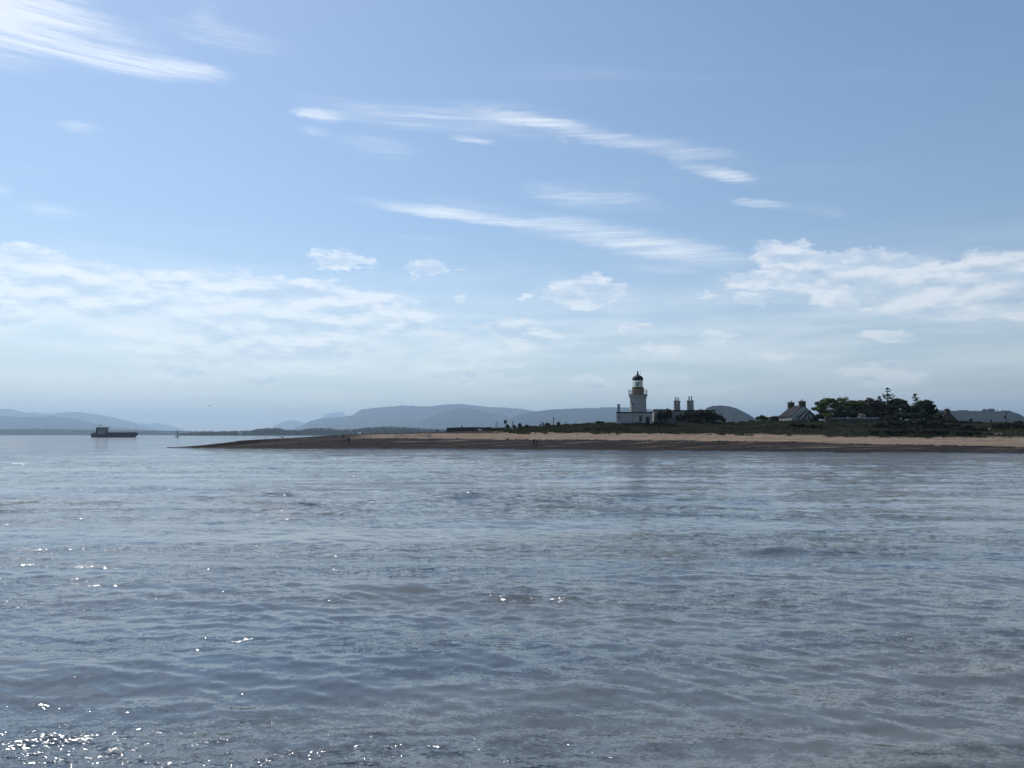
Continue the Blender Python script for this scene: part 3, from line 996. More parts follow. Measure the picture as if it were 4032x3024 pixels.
def lighthouse():
    Y = 203.5
    cx, _ = at(2512.5, 1600, Y)
    g = ground(cx, Y) - 0.1
    root = empty('lighthouse', (cx, Y, g), 0, 'round white lighthouse tower with ochre gallery band and black domed lantern', 'lighthouse')
    q = lambda py: zpy(py, Y) - g
    s = Y / F
    mb = MB()
    mb.lathe([(33.5 * s, 0), (32.6 * s, q(1622)), (31.4 * s, q(1576)), (32.2 * s, q(1570)), (34.5 * s, q(1563)), (36.4 * s, q(1559)), (36.4 * s, q(1555.5))], 40)
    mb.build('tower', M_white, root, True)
    MB().lathe([(37.2 * s, q(1555.4)), (37.2 * s, q(1553))], 40).build('gallery_deck', M_ochre, root)
    w = MB().lathe([(23.2 * s, q(1552.9)), (23.2 * s, q(1532))], 32).build('lantern_base', M_ochre, root, False)
    MB().lathe([(23.9 * s, q(1531.9)), (23.9 * s, q(1527))], 32).build('upper_band', mat('dark_ochre', (0.2, 0.125, 0.06), 0.6, 0.15, 1.5), w)
    # balcony railing: posts and rails
    rail = MB()
    for zz in (1537, 1541.5, 1546.5):
        n = 40
        rr = 36.2 * s
        pts = [(rr * math.cos(2 * math.pi * k / n), rr * math.sin(2 * math.pi * k / n), q(zz)) for k in range(n + 1)]
        rail.tube(pts, 0.028 if zz > 1538 else 0.045, 5)
    rl = rail.build('railing', M_galv, root)
    for k in range(36):
        a = 2 * math.pi * (k + 0.5) / 36
        x, y = 36.2 * s * math.cos(a), 36.2 * s * math.sin(a)
        MB().tube([(x, y, q(1553)), (x, y, q(1536.5))], 0.035, 5).build('railing_post', M_galv, rl)
    # lantern: floor, panes, diagonal astragals, optic, dome
    n = 12
    r = 20.2 * s
    zb, zt = q(1527), q(1495.5)
    for (za, zc) in ((zb, zb + 0.16), (zt - 0.14, zt)):
        MB().lathe([(r + 0.06, za), (r + 0.06, zc)], n, ph=math.pi / n, cap=True).build('lantern_ring', M_dome, root)
    bars = MB()
    corner = [(r * math.cos(2 * math.pi * k / n + math.pi / n), r * math.sin(2 * math.pi * k / n + math.pi / n)) for k in range(n)]
    zm = (zb + zt) / 2
    for k in range(n):
        a, b = corner[k], corner[(k + 1) % n]
        up = [(a[0], a[1], zb + 0.16), (b[0], b[1], zm), (a[0], a[1], zt - 0.14)]
        dn = [(b[0], b[1], zb + 0.16), (a[0], a[1], zm), (b[0], b[1], zt - 0.14)]
        bars.tube(up, 0.035, 5)
        bars.tube(dn, 0.035, 5)
    bars.build('astragal', M_black, root)
    for k in range(n):
        a, b = corner[k], corner[(k + 1) % n]
        mx, my = (a[0] + b[0]) / 2, (a[1] + b[1]) / 2
        ux, uy = (b[0] - a[0]), (b[1] - a[1])
        L = math.hypot(ux, uy)
        nx, ny = mx / math.hypot(mx, my) * 0.012, my / math.hypot(mx, my) * 0.012
        f = 0.97
        p = [(mx - ux / 2 * f, my - uy / 2 * f), (mx + ux / 2 * f, my + uy / 2 * f)]
        vs = []
        for zz in (zb + 0.17, zt - 0.15):
            vs += [(p[0][0] - nx, p[0][1] - ny, zz), (p[1][0] - nx, p[1][1] - ny, zz), (p[1][0] + nx, p[1][1] + ny, zz), (p[0][0] + nx, p[0][1] + ny, zz)]
        MB().add(vs, [(3, 2, 1, 0), (4, 5, 6, 7), (0, 1, 5, 4), (1, 2, 6, 5), (2, 3, 7, 6), (3, 0, 4, 7)]).build('pane', M_lglass, root)
    # landward blanking plates make one side dark, and the lens stands in the middle
    pl = MB()
    for k in (9, 10, 11, 0):
        a, b = corner[k], corner[(k + 1) % n]
        vs = [(a[0] * 0.94, a[1] * 0.94, zb + 0.16), (b[0] * 0.94, b[1] * 0.94, zb + 0.16), (b[0] * 0.94, b[1] * 0.94, zt - 0.1), (a[0] * 0.94, a[1] * 0.94, zt - 0.1)]
        vs += [(v[0] * 0.97, v[1] * 0.97, v[2]) for v in vs]
        pl.add(vs, [(0, 1, 2, 3), (7, 6, 5, 4), (0, 4, 5, 1), (1, 5, 6, 2), (2, 6, 7, 3), (3, 7, 4, 0)])
    pl.build('blanking_plate', mat('lantern_blanking', (0.10, 0.12, 0.115), 0.5, 0.2, 2.0), root)
    op = MB().lathe([(0.16, zb), (0.18, zb + 0.6), (0.42, zb + 0.75), (0.5, zm), (0.4, zt - 0.75), (0.16, zt - 0.6)], 14)
    op.build('optic', mat('lens_frame', (0.09, 0.10, 0.10), 0.25, 0.4, 3.0), root, True)
    prof = [(21.6 * s, q(1495.4)), (21.4 * s, q(1493))]
    for k in range(1, 9):
        t = k / 8 * math.pi / 2 * 0.92
        prof.append((21.0 * s * math.cos(t), q(1493) + (q(1476.5) - q(1493)) * math.sin(t) / math.sin(math.pi / 2 * 0.92)))
    dome = MB().lathe(prof, 32).build('dome', M_dome, root, True)
    vent = MB().lathe([(3.4 * s, q(1477)), (4.8 * s, q(1475)), (4.9 * s, q(1472.5)), (2.4 * s, q(1470.5)), (2.2 * s, q(1467)), (2.9 * s, q(1465.5)), (2.6 * s, q(1463)), (1.2 * s, q(1460.8)), (0.3 * s, q(1459.8))], 14)
    vent.build('ventilator', M_dome, dome, True)
    x = 11.2 * s
    ae = MB().tube([(x, 0.2, q(1482)), (x, 0.2, q(1455))], 0.022, 5).tube([(x - 0.22, 0.2, q(1466)), (x + 0.05, 0.2, q(1462))], 0.016, 4).tube([(x - 0.08, 0.2, q(1456.5)), (x + 0.12, 0.2, q(1455.5))], 0.016, 4)
    ae.build('lightning_rod', M_black, root)
    x = -38.5 * s
    MB().tube([(x + 0.25, -0.5, q(1537)), (x - 0.12, -0.6, q(1534.5))], 0.025, 5).tube([(x - 0.1, -0.6, q(1537)), (x - 0.14, -0.6, q(1532.5))], 0.02, 5).build('gallery_lamp', M_black, root)
    # narrow tower window at the left edge
    a = R(200)
    rr = 32.4 * s
    MB().box(-0.12, 0.12, -0.06, 0.06, q(1586), q(1572)).build('window', M_glassdark, root).matrix_local = Matrix.Translation((rr * math.cos(a), rr * math.sin(a), 0)) @ Matrix.Rotation(a + math.pi / 2, 4, 'Z')


def window_unit(parent, x0, x1, z0, z1, y, frame_mat=None, bars=1, depth=0.05):
    """a framed window standing on a wall that faces -y at y"""
    fm = frame_mat or M_frame
    t = 0.06
    f = MB()
    f.box(x0, x0 + t, y - depth, y - 0.003, z0, z1).box(x1 - t, x1, y - depth, y - 0.003, z0, z1)
    f.box(x0 + t, x1 - t, y - depth, y - 0.003, z0, z0 + t).box(x0 + t, x1 - t, y - depth, y - 0.003, z1 - t, z1)
    for k in range(bars):
        zc = z0 + (z1 - z0) * (k + 1) / (bars + 1)
        f.box(x0 + t, x1 - t, y - depth * 0.9, y - 0.02, zc - 0.02, zc + 0.02)
    w = f.build('window', fm, parent)
    MB().box(x0 + t, x1 - t, y - 0.018, y - 0.004, z0 + t, z1 - t).build('pane', M_glassdark, w)
    MB().box(x0 - 0.06, x1 + 0.06, y - 0.11, y - 0.003, z0 - 0.09, z0 - 0.005).build('sill', M_palestone, w)
    return w


def light_building():
    Y = 199.0
    xa, _ = at(2428, 1640, Y)
    xb, _ = at(2568, 1640, Y)
    cx = (xa + xb) / 2
    hw = (xb - xa) / 2
    g = ground(cx, Y) - 0.35
    root = empty('low_white_building', (cx, Y, g), R(-9.3), 'low flat-roofed white building with dark coping at the foot of the lighthouse', 'building')
    q = lambda py: zpy(py, Y) - g
    X = lambda px: at(px, 1640, Y)[0] - cx
    s = Y / F
    zt = q(1626.5)
    depth = 9.0
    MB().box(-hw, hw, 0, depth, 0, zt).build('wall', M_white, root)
    MB().box(-hw - 0.12, hw + 0.08, -0.12, depth + 0.1, zt + 0.002, q(1621.5)).build('coping', M_trim, root)
    # openings
    w = window_unit(root, X(2516.8), X(2527.8), q(1660), q(1636), 0, M_black, 2)
    MB().tube([(X(2522), -0.03, q(1667)), (X(2522), -0.03, q(1661.6))], 0.05, 5).build('vent_pipe', M_trim, root)
    d = MB().box(X(2543), X(2554.8), -0.05, -0.003, 0.0, q(1642)).build('door', M_door, root)
    fr = MB()
    fr.box(X(2542), X(2542.9), -0.07, -0.003, 0, q(1641)).box(X(2554.9), X(2555.8), -0.07, -0.003, 0, q(1641)).box(X(2542.9), X(2554.9), -0.07, -0.003, q(1641.9), q(1641))
    fr.build('door_frame', M_trim, d)
    MB().box(X(2552.5), X(2553.5), -0.12, -0.05, 1.3, 1.42).build('handle', M_galv, d)
    MB().box(X(2435.5), X(2438.3), -0.04, -0.003, q(1650), q(1635)).build('window', M_glassdark, root)
    MB().tube([(X(2492.4), -0.07, 0.1), (X(2492.4), -0.07, zt)], 0.06, 6).build('downpipe', M_cream, root)
    MB().tube([(X(2563), 0.4, q(1621.4)), (X(2563), 0.4, q(1615))], 0.05, 6).build('vent_pipe', M_trim, root)

    def stack(px0, px1, ptop, y, cap):
        c = (X(px0) + X(px1)) / 2
        h = (X(px1) - X(px0)) / 2
        zb = q(1621.4)
        z1 = q(ptop + 5)
        o = MB().add([(c - h * 1.05, y - 0.4, zb), (c + h * 1.05, y - 0.4, zb), (c + h * 1.05, y + 0.4, zb), (c - h * 1.05, y + 0.4, zb),
                      (c - h * 0.82, y - 0.32, z1), (c + h * 0.82, y - 0.32, z1), (c + h * 0.82, y + 0.32, z1), (c - h * 0.82, y + 0.32, z1)],
                     [(3, 2, 1, 0), (4, 5, 6, 7), (0, 1, 5, 4), (1, 2, 6, 5), (2, 3, 7, 6), (3, 0, 4, 7)]).build('chimney', M_cream, root)
        MB().box(c - h * 1.15, c + h * 1.15, y - 0.45, y + 0.45, z1 + 0.002, z1 + 0.14).build('cap', M_trim if cap else M_cream, o)
        MB().lathe([(h * 0.72, z1 + 0.142), (h * 0.7, q(ptop + 1.2)), (h * 0.4, q(ptop))], 10, cx=c, cy=y).build('pot', M_trim if cap else M_cream, o)
    stack(2431, 2442.5, 1589, 0.9, False)
    stack(2487.5, 2498.8, 1586.5, 0.55, True)


lighthouse()
light_building()


# ------------------------------------------------------------------ keepers' house beside it, half behind shrubs
def keepers_house():
    Y = 204.0
    xa, _ = at(2575, 1640, Y)
    xb, _ = at(2817, 1640, Y)
    cx = (xa + xb) / 2
    g = ground(cx, Y) - 0.4
    root = empty('keepers_house', (cx, Y, g), R(-8), 'flat-roofed keepers\' house with two twin-flue chimney stacks, half hidden by shrubs', 'house')
    q = lambda py: zpy(py, Y) - g
    X = lambda px: at(px, 1640, Y)[0] - cx
    MB().box(X(2577), X(2640), 0.0, 9.0, 0, q(1615)).build('wall', M_cream, root)
    MB().box(X(2574), X(2643), -0.3, 9.2, q(1614.9), q(1610.5)).build('cornice', M_cream, root)
    MB().box(X(2640.2), X(2816), 2.0, 10.5, 0, q(1618)).build('wall', M_cream, root)
    MB().box(X(2643.5), X(2818), 1.75, 10.8, q(1617.9), q(1613.8)).build('parapet', M_darkslate, root)
    window_unit(root, X(2649), X(2656), q(1660), q(1640), 2.0, M_frame, 1)
    window_unit(root, X(2597), X(2606), q(1656), q(1634), 0.0, M_frame, 1)

    def stack(px0, px1, pot_l, pot_r, pcap, ptop, lab):
        zb, zt = q(1614.2), q(pcap + 1.2)
        c = (X(px0) + X(px1)) / 2
        h = (X(px1) - X(px0)) / 2
        o = None
        for sgn, m in ((-1, M_cream), (1, M_cream)):
            cc = c + sgn * h * 0.5
            f = MB()
            f.lathe([(h * 0.66, zb), (h * 0.64, zb + 0.25), (h * 0.58, zb + 0.3), (h * 0.49, zt)], 8, cx=cc, cy=3.6 - sgn * 0.18, ph=math.pi / 8)
            k = f.build('chimney', m, root)
            if o is None: o = k
        MB().box(c - h * 1.12, c + h * 1.12, 2.9, 4.3, zt + 0.002, q(pcap - 1.8)).build('cap', M_cream, o)
        for p, m in ((pot_l, M_trim), (pot_r, M_trim)):
            MB().lathe([(0.17, q(pcap - 1.9)), (0.145, q(ptop + 2)), (0.19, q(ptop + 1.2)), (0.17, q(ptop))], 10, cx=X(p), cy=3.6).build('chimney_pot', m, o)
        return o
    a = stack(2658.6, 2683.2, 2666.8, 2675.8, 1577.5, 1561.5, '')
    ae = MB().tube([(X(2664), 3.3, q(1576)), (X(2664), 3.3, q(1557.5))], 0.02, 4)
    for k in range(4):
        ae.tube([(X(2661 + k * 2.2), 3.3, q(1560 - 0.4 * k)), (X(2661.4 + k * 2.2), 3.3, q(1558.3 + 0.9 * k))], 0.014, 4)
    ae.tube([(X(2660.5), 3.3, q(1559)), (X(2669), 3.3, q(1561))], 0.014, 4)
    ae.build('television_aerial', M_galv, a)
    stack(2710.4, 2736, 2718.8, 2728.0, 1577, 1557.8, '')


keepers_house()


# ------------------------------------------------------------------ white cottage with two big chimneys
def white_cottage():
    Y = 203.0
    gx, _ = at(3163, 1640, Y)
    g = ground(gx, Y) - 0.5
    th = R(3)
    root = empty('white_cottage', (gx, Y, g), th, 'white cottage with grey slate roof and two square dark chimney stacks', 'house')
    # local frame: gable faces -y, length runs back along +y
    W = 3.25
    L = 8.2
    ez = zpy(1637, Y) - g
    rz = zpy(1599, Y) - g
    wall = MB()
    wall.prism([(-W, 0), (W, 0), (W, ez), (0, rz), (-W, ez)], 0, L)
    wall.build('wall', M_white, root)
    ov = 0.22
    for sgn in (-1, 1):
        k = (rz - ez) / W
        top = [(0, rz + 0.02), (sgn * (W + ov), ez - ov * k + 0.02), (sgn * (W + ov), ez - ov * k + 0.16), (0, rz + 0.18)]
        MB().prism(top, -0.02, L + 0.02).build('roof', M_slate, root)
    MB().box(-0.12, 0.12, 0.6, L - 0.6, rz + 0.17, rz + 0.26).build('ridge', M_trim, root)
    # gutters, skews
    MB().tube([(-W - ov - 0.05, 0.0, ez - ov * k + 0.02), (-W - ov - 0.05, L, ez - ov * k + 0.02)], 0.07, 6).build('gutter', M_black, root)
    for sgn in (-1, 1):
        MB().prism([(sgn * 0.85, rz - 0.85 * k + 0.19), (sgn * (W + ov), ez - ov * k + 0.17), (sgn * (W + ov), ez - ov * k + 0.27), (sgn * 0.85, rz - 0.85 * k + 0.29)], -0.06, 0.2).build('skew', M_trim, root)
    # chimneys on both gables
    for (y0, y1, pots) in ((0.03, 1.0, 2), (L - 1.0, L - 0.03, 2)):
        zc = zpy(1581.5, Y) - g
        o = MB().box(-0.82, 0.82, y0, y1, rz - 0.62, zc).build('chimney', M_brick, root)
        MB().box(-0.9, 0.9, y0 - 0.07, y1 + 0.07, zc + 0.002, zc + 0.14).build('cap', M_brick, o)
        for x, hh in ((-0.36, 0.42), (0.18, 0.58)):
            MB().lathe([(0.14, zc + 0.142), (0.11, zc + hh), (0.14, zc + hh + 0.05)], 8, cx=x, cy=(y0 + y1) / 2).build('chimney_pot', M_pot, o)
    # three windows in the long left wall (facing -x)
    for y in (1.7, 4.0, 6.4):
        t = 0.06
        f = MB()
        z0, z1, hw_ = ez - 1.35, ez - 0.28, 0.42
        xx = -W
        f.box(xx - 0.05, xx - 0.003, y - hw_, y - hw_ + t, z0, z1).box(xx - 0.05, xx - 0.003, y + hw_ - t, y + hw_, z0, z1)
        f.box(xx - 0.05, xx - 0.003, y - hw_ + t, y + hw_ - t, z0, z0 + t).box(xx - 0.05, xx - 0.003, y - hw_ + t, y + hw_ - t, z1 - t, z1)
        f.box(xx - 0.045, xx - 0.02, y - hw_ + t, y + hw_ - t, (z0 + z1) / 2 - 0.02, (z0 + z1) / 2 + 0.02)
        w = f.build('window', M_frame, root)
        MB().box(xx - 0.018, xx - 0.004, y - hw_ + t, y + hw_ - t, z0 + t, z1 - t).build('pane', M_glassdark, w)
        MB().box(xx - 0.12, xx - 0.003, y - hw_ - 0.06, y + hw_ + 0.06, z0 - 0.09, z0 - 0.005).build('sill', M_palestone, w)
    # small gable window
    window_unit(root, -1.85, -1.45, ez - 0.35, ez + 0.15, 0.0, M_black, 0)
    # porch wing with its own steep gable in front
    w0, w1 = -1.7, 2.6
    c = (w0 + w1) / 2
    pz = zpy(1619, Y) - g
    pe = zpy(1652, Y) - g
    D = 2.6
    MB().prism([(w0, 0), (w1, 0), (w1, pe), (c, pz), (w0, pe)], -D, -0.01).build('porch_wall', mat('gable_shade_grey', (0.16, 0.17, 0.18), 0.85, 0.2, 1.0), root)  # bluish grey puts the gable's shade into the wall colour
    kk = (pz - pe) / (c - w0)
    pr = None
    for sgn in (-1, 1):
        ex = c + sgn * (c - w0 + 0.25)
        ezz = pz - (c - w0 + 0.25) * kk
        o = MB().prism([(c, pz + 0.02), (ex, ezz + 0.02), (ex, ezz + 0.14), (c, pz + 0.16)], -D - 0.25, -0.02).build('porch_roof', M_slate, root)
        if sgn < 0:
            MB().prism([(c, pz - 0.10), (ex, ezz - 0.10), (ex, ezz + 0.015), (c, pz + 0.015)], -D - 0.26, -D - 0.02).build('bargeboard', M_black, o)
    window_unit(root, c - 0.5, c + 0.5, 0.9, 1.9, -D, M_frame, 1)


white_cottage()


def outbuilding():
    Y = 212.0
    xa, _ = at(3031, 1650, Y)
    xb, _ = at(3082, 1650, Y)
    cx = (xa + xb) / 2
    hw = (xb - xa) / 2
    g = ground(cx, Y) - 0.4
    root = empty('outbuilding', (cx, Y, g), 0, 'low dark outbuilding with pale roof edge left of the white cottage', 'shed')
    q = lambda py: zpy(py, Y) - g
    MB().box(-hw, hw, 0, 4, 0, q(1642)).build('wall', M_stone, root)
    MB().prism([(-hw - 0.1, q(1641.9)), (hw, q(1641.9)), (hw, q(1637)), (-hw + 1.0, q(1637.5))], -0.15, 4.2).build('roof', mat('pale_felt_roof', (0.3, 0.31, 0.3), 0.8, 0.2, 1.0), root)
    d = MB().box(-0.5, 0.4, -0.06, -0.003, 0, q(1645)).build('door', M_door, root)
    MB().box(0.2, 0.28, -0.12, -0.06, 0.9, 1.02).build('handle', M_galv, d)


outbuilding()


def garden_wall():
    Y = 196.0
    xa, _ = at(3262, 1655, Y)
    xb, _ = at(3462, 1655, Y)
    g = min(ground(xa, Y), ground(xb, Y)) - 0.4
    root = empty('garden_wall', (xa, Y, g), 0, 'long low garden wall with pale coping in front of the trees', 'wall')
    q = lambda py: zpy(py, Y) - g
    L = xb - xa
    MB().box(0, L, 0, 0.45, 0, q(1647.8)).build('wall_body', mat('rubble_wall', (0.09, 0.085, 0.078), 0.9, 0.35, 1.5, bump=0.5), root)
    n = 16
    for k in range(n):
        x0 = L * k / n + 0.015
        x1 = L * (k + 1) / n - 0.015
        j = 0.012 * math.sin(k * 2.3)
        MB().box(x0, x1, -0.07 + j, 0.52 + j, q(1647.7), q(1645.2) + j).build('coping_stone', M_palestone, root)
    xp, _ = at(3245, 1655, Y)
    xq, _ = at(3271, 1655, Y)
    r2 = empty('gate_pier', ((xp + xq) / 2, Y - 0.4, g), 0, 'squat reddish stone pier at the left end of the garden wall', 'pier')
    h = (xq - xp) / 2
    MB().box(-h, h, -0.3, 0.3, 0, q(1641.5)).build('pier_body', mat('reddish_stone', (0.11, 0.085, 0.082), 0.9, 0.3, 1.5, bump=0.5), r2)
    MB().box(-h - 0.06, h + 0.06, -0.36, 0.36, q(1641.4), q(1639.6)).build('pier_cap', M_stone, r2)


garden_wall()


def dark_cottage():
    Y = 221.0
    cx, _ = at(3733, 1640, Y)
    g = ground(cx, Y) - 0.3
    root = empty('stone_cottage', (cx, Y, g), R(-2), 'dark stone cottage, only its gable, chimney and roof showing above the bushes', 'house')
    q = lambda py: zpy(py, Y) - g
    rz, ez = q(1621), q(1656)
    W = 2.5
    L = 9.0
    MB().prism([(-W, 0), (W, 0), (W, ez), (0, rz), (-W, ez)], 0, L).build('wall', M_brick, root)
    k = (rz - ez) / W
    for sgn in (-1, 1):
        ex = sgn * (W + 0.2)
        MB().prism([(0, rz + 0.02), (ex, ez - 0.2 * k + 0.02), (ex, ez - 0.2 * k + 0.16), (0, rz + 0.18)], 0.22, L).build('roof', M_darkslate, root)
        MB().prism([(sgn * 0.4, rz - 0.4 * k + 0.02), (ex, ez - 0.2 * k + 0.02), (ex, ez - 0.2 * k + 0.3), (sgn * 0.4, rz - 0.4 * k + 0.3)], -0.06, 0.21).build('skew', M_brick, root)
    o = MB().box(-0.62, 0.62, 0.02, 0.8, rz - 0.5, q(1612.5)).build('chimney', M_brick, root)
    MB().box(-0.7, 0.7, -0.04, 0.86, q(1612.4), q(1610.5)).build('cap', M_brick, o)
    MB().lathe([(0.15, q(1610.4)), (0.12, q(1605.5)), (0.16, q(1605)), (0.14, q(1604.3))], 8, cx=0.0, cy=0.4).build('chimney_pot', M_pot, o)


dark_cottage()


# ------------------------------------------------------------------ the old dark wall on the shore, posts, signs
def shore_wall():
    Y = 209.0
    root = empty('old_sea_wall', (at(1757, 1690, Y)[0], Y, 0), 0, 'long low dark stone wall ending in a sloped face on the shingle crest', 'wall')
    ox = at(1757, 1690, Y)[0]
    tops = [(1759, 1684.3), (1800, 1683), (1850, 1682), (1880, 1681.6), (1905, 1683), (1930, 1681)]
    n = 34
    body, cop = MB(), None
    pxs = np.linspace(1758, 1932, n + 1)
    hs = np.interp(pxs, [t[0] for t in tops], [t[1] for t in tops])
    xs = [at(p, 1690, Y)[0] - ox for p in pxs]
    zs = [at(p, h, Y)[1] for p, h in zip(pxs, hs)]
    b0 = ground(ox, Y) - 0.6
    pts = [(xs[0] - 0.12, b0)] + [(x, z - 0.16) for x, z in zip(xs, zs)] + [(xs[-1], b0)]
    body.prism(pts, 0, 1.2)
    body.build('wall_body', M_stone, root)
    rng = random.Random(4)
    for k in range(n):
        j = rng.uniform(-0.03, 0.03)
        MB().add([(xs[k] + 0.02, -0.05 + j, zs[k] - 0.155), (xs[k + 1] - 0.02, -0.05 + j, zs[k + 1] - 0.155), (xs[k + 1] - 0.02, 1.22, zs[k + 1] - 0.155), (xs[k] + 0.02, 1.22, zs[k] - 0.155),
                  (xs[k] + 0.03, -0.03 + j, zs[k] + j * 0.6), (xs[k + 1] - 0.03, -0.03 + j, zs[k + 1] + j * 0.6), (xs[k + 1] - 0.03, 1.2, zs[k + 1]), (xs[k] + 0.03, 1.2, zs[k])],
                 [(3, 2, 1, 0), (4, 5, 6, 7), (0, 1, 5, 4), (1, 2, 6, 5), (2, 3, 7, 6), (3, 0, 4, 7)]).build('coping_stone', M_stone, root)


shore_wall()


def post(px, ptop, Y, r, label, m=None, name='timber_post', cross=None):
    x, zt = at(px, ptop, Y)
    g = ground(x, Y) - 0.3
    root = empty(name, (x, Y, g), 0, label, 'post', 'posts along the shore path')
    h = zt - g
    MB().tube([(0, 0, 0), (0.01, 0, h * 0.5), (0, 0, h - 0.03), (0, 0, h)], [r * 1.1, r, r * 0.95, r * 0.5], 7).build('shaft', m or M_post, root, True)
    MB().lathe([(r * 1.05, h - 0.16), (r * 1.05, h - 0.1)], 8).build('band', M_trim, root)
    if cross:
        MB().box(-cross, cross, -0.03, 0.03, h - 0.42, h - 0.3).build('cross_piece', m or M_post, root)


post(1951, 1662, 214, 0.07, 'thin pale post, leftmost of the posts on the shore path', M_cream)
post(1957.8, 1660.5, 213, 0.11, 'dark timber post just left of the two-legged signboard')
post(2018.6, 1659, 212, 0.12, 'dark timber post rising behind the pale notice')
post(2127.8, 1657, 214, 0.06, 'thin post with a short cross piece near the bending person', None, cross=0.16)
post(2179.5, 1642.5, 213, 0.125, 'tallest dark timber post standing alone left of the lighthouse')
post(2227.5, 1658, 214, 0.06, 'thin short post right of the tall lone post', None, cross=0.2)
post(2207.5, 1678, 206, 0.09, 'short white marker post in the grass, left of its twin', M_signpale, 'marker_post')
post(2232.5, 1678, 206, 0.09, 'short white marker post in the grass, right of its twin', M_signpale, 'marker_post')


def signboard():
    Y = 213.0
    x, zt = at(1990, 1654.5, Y)
    g = ground(x, Y) - 0.2
    root = empty('signboard', (x, Y, g), 0, 'square dark signboard on two thin legs above the old wall end', 'sign')
    q = lambda py: zpy(py, Y) - g
    s = Y / F
    p = MB().box(-5.8 * s, 5.8 * s, -0.05, 0.05, q(1667.5), q(1654.5)).build('panel', M_sign, root)
    MB().box(-1.4 * s, 0.2 * s, -0.056, -0.051, q(1660.5), q(1655.5)).build('light_patch', mat('faded_sign_print', (0.10, 0.13, 0.15), 0.5, 0.2, 6.0), p)
    for xx in (-3.6 * s, 4.6 * s):
        MB().tube([(xx, 0.08, 0), (xx, 0.08, q(1655))], 0.05, 6).build('leg', M_post, root)
    Y = 205.0
    x, _ = at(2015.5, 1685, Y)
    g = ground(x, Y) - 0.2
    root = empty('notice', (x, Y, g), 0, 'small pale notice on two legs low in the grass beside the dark post', 'sign')
    q = lambda py: zpy(py, Y) - g
    MB().box(-0.32, 0.32, -0.03, 0.03, q(1689), q(1681)).build('panel', M_signpale, root)
    for xx in (-0.25, 0.25):
        MB().tube([(xx, 0.05, 0), (xx, 0.05, q(1682))], 0.035, 6).build('leg', M_signpale, root)


signboard()


def bench():
    Y = 208.0
    x, _ = at(2133, 1684, Y)
    g = ground(x, Y)
    root = empty('bench', (x, Y, g), R(8), 'grey weathered bench in the grass beside the bending person', 'bench')
    wood = mat('grey_bench_timber', (0.14, 0.13, 0.12), 0.85, 0.25, 3.0, grain=(1, 8, 8))
    for k in range(3):
        MB().box(-0.75, 0.75, -0.4 + 0.15 * k, -0.27 + 0.15 * k, 0.42, 0.46).build('seat_slat', wood, root)
    for k in range(3):
        MB().box(-0.75, 0.75, 0.06, 0.09, 0.55 + 0.14 * k, 0.66 + 0.14 * k).build('back_slat', wood, root)
    for sx in (-0.66, 0.66):
        for y0, zt in ((-0.36, 0.415), (0.10, 0.97)):
            MB().box(sx - 0.04, sx + 0.04, y0 - 0.0, y0 + 0.07, -0.1, zt).build('leg', wood, root)


bench()


def utility_pole():
    Y = 300.0
    x, zt = at(3961, 1617, Y)
    g = ground(x, Y) - 0.5
    root = empty('utility_pole', (x, Y, g), 0, 'dark wooden utility pole with transformer at the far right', 'pole')
    h = zt - g
    q = lambda py: zpy(py, Y) - g
    MB().tube([(0, 0, 0), (0, 0, h)], [0.2, 0.16], 8).build('shaft', M_post, root, True)
    MB().box(-0.55, 0.55, -0.25, -0.12, h - 0.45, h - 0.3).build('crossarm', M_post, root)
    for xx in (-0.45, 0.0, 0.45):
        MB().lathe([(0.05, h - 0.298), (0.08, h - 0.2), (0.05, h - 0.1), (0.07, h - 0.02)], 8, cx=xx, cy=-0.19).build('insulator', M_trim, root)
    MB().box(-0.45, 0.45, -0.25, -0.13, q(1627), q(1625.5)).build('crossarm', M_post, root)
    t = MB().lathe([(0.34, q(1648)), (0.36, q(1647)), (0.36, q(1638.5)), (0.2, q(1637))], 12, cx=-0.58, cy=0).build('transformer', M_black, root, True)
    MB().tube([(-0.58, 0, q(1637)), (-0.58, 0, q(1634))], 0.05, 6).build('bushing', M_trim, t)
    MB().box(-0.24, 0.24, -0.2, 0.2, q(1645), q(1643.4)).build('bracket', M_galv, root)


utility_pole()

# ------------------------------------------------------------------ vegetation
def leaf_cards(centers, size, rng, flat=0.0, normals=None, jit=0.35):
    """one bent quad (two triangles) per centre, random attitude"""
    n = len(centers)
    a = rng.normal(size=(n, 3)); a /= np.linalg.norm(a, axis=1)[:, None]
    b = rng.normal(size=(n, 3)); b -= a * (a * b).sum(1)[:, None]; b /= np.linalg.norm(b, axis=1)[:, None]
    s = size * (1 + jit * rng.normal(size=(n, 1))).clip(0.4, 1.8)
    c = np.asarray(centers)
    v = np.stack([c - a * s, c + b * s * 0.55, c + a * s, c - b * s * 0.55], 1).reshape(-1, 3)
    f = np.arange(n * 4).reshape(n, 4)
    return v, f


def clump_points(rng, lobes, per, shell=0.55):
    """points in the outer part of a set of ellipsoid lobes (x,y,z,rx,ry,rz)"""
    out = []
    for (x, y, z, rx, ry, rz) in lobes:
        d = rng.normal(size=(per, 3)); d /= np.linalg.norm(d, axis=1)[:, None]
        r = (shell + (1 - shell) * rng.random((per, 1)))
        out.append(d * r * np.array([rx, ry, rz]) + np.array([x, y, z]))
    return np.concatenate(out)


def limb_points(start, end, bend, n=5):
    s, e = Vector(start), Vector(end)
    m = (s + e) / 2 + Vector(bend)
    return [s * (1 - t) ** 2 + m * 2 * t * (1 - t) + e * t * t for t in [i / (n - 1) for i in range(n)]]


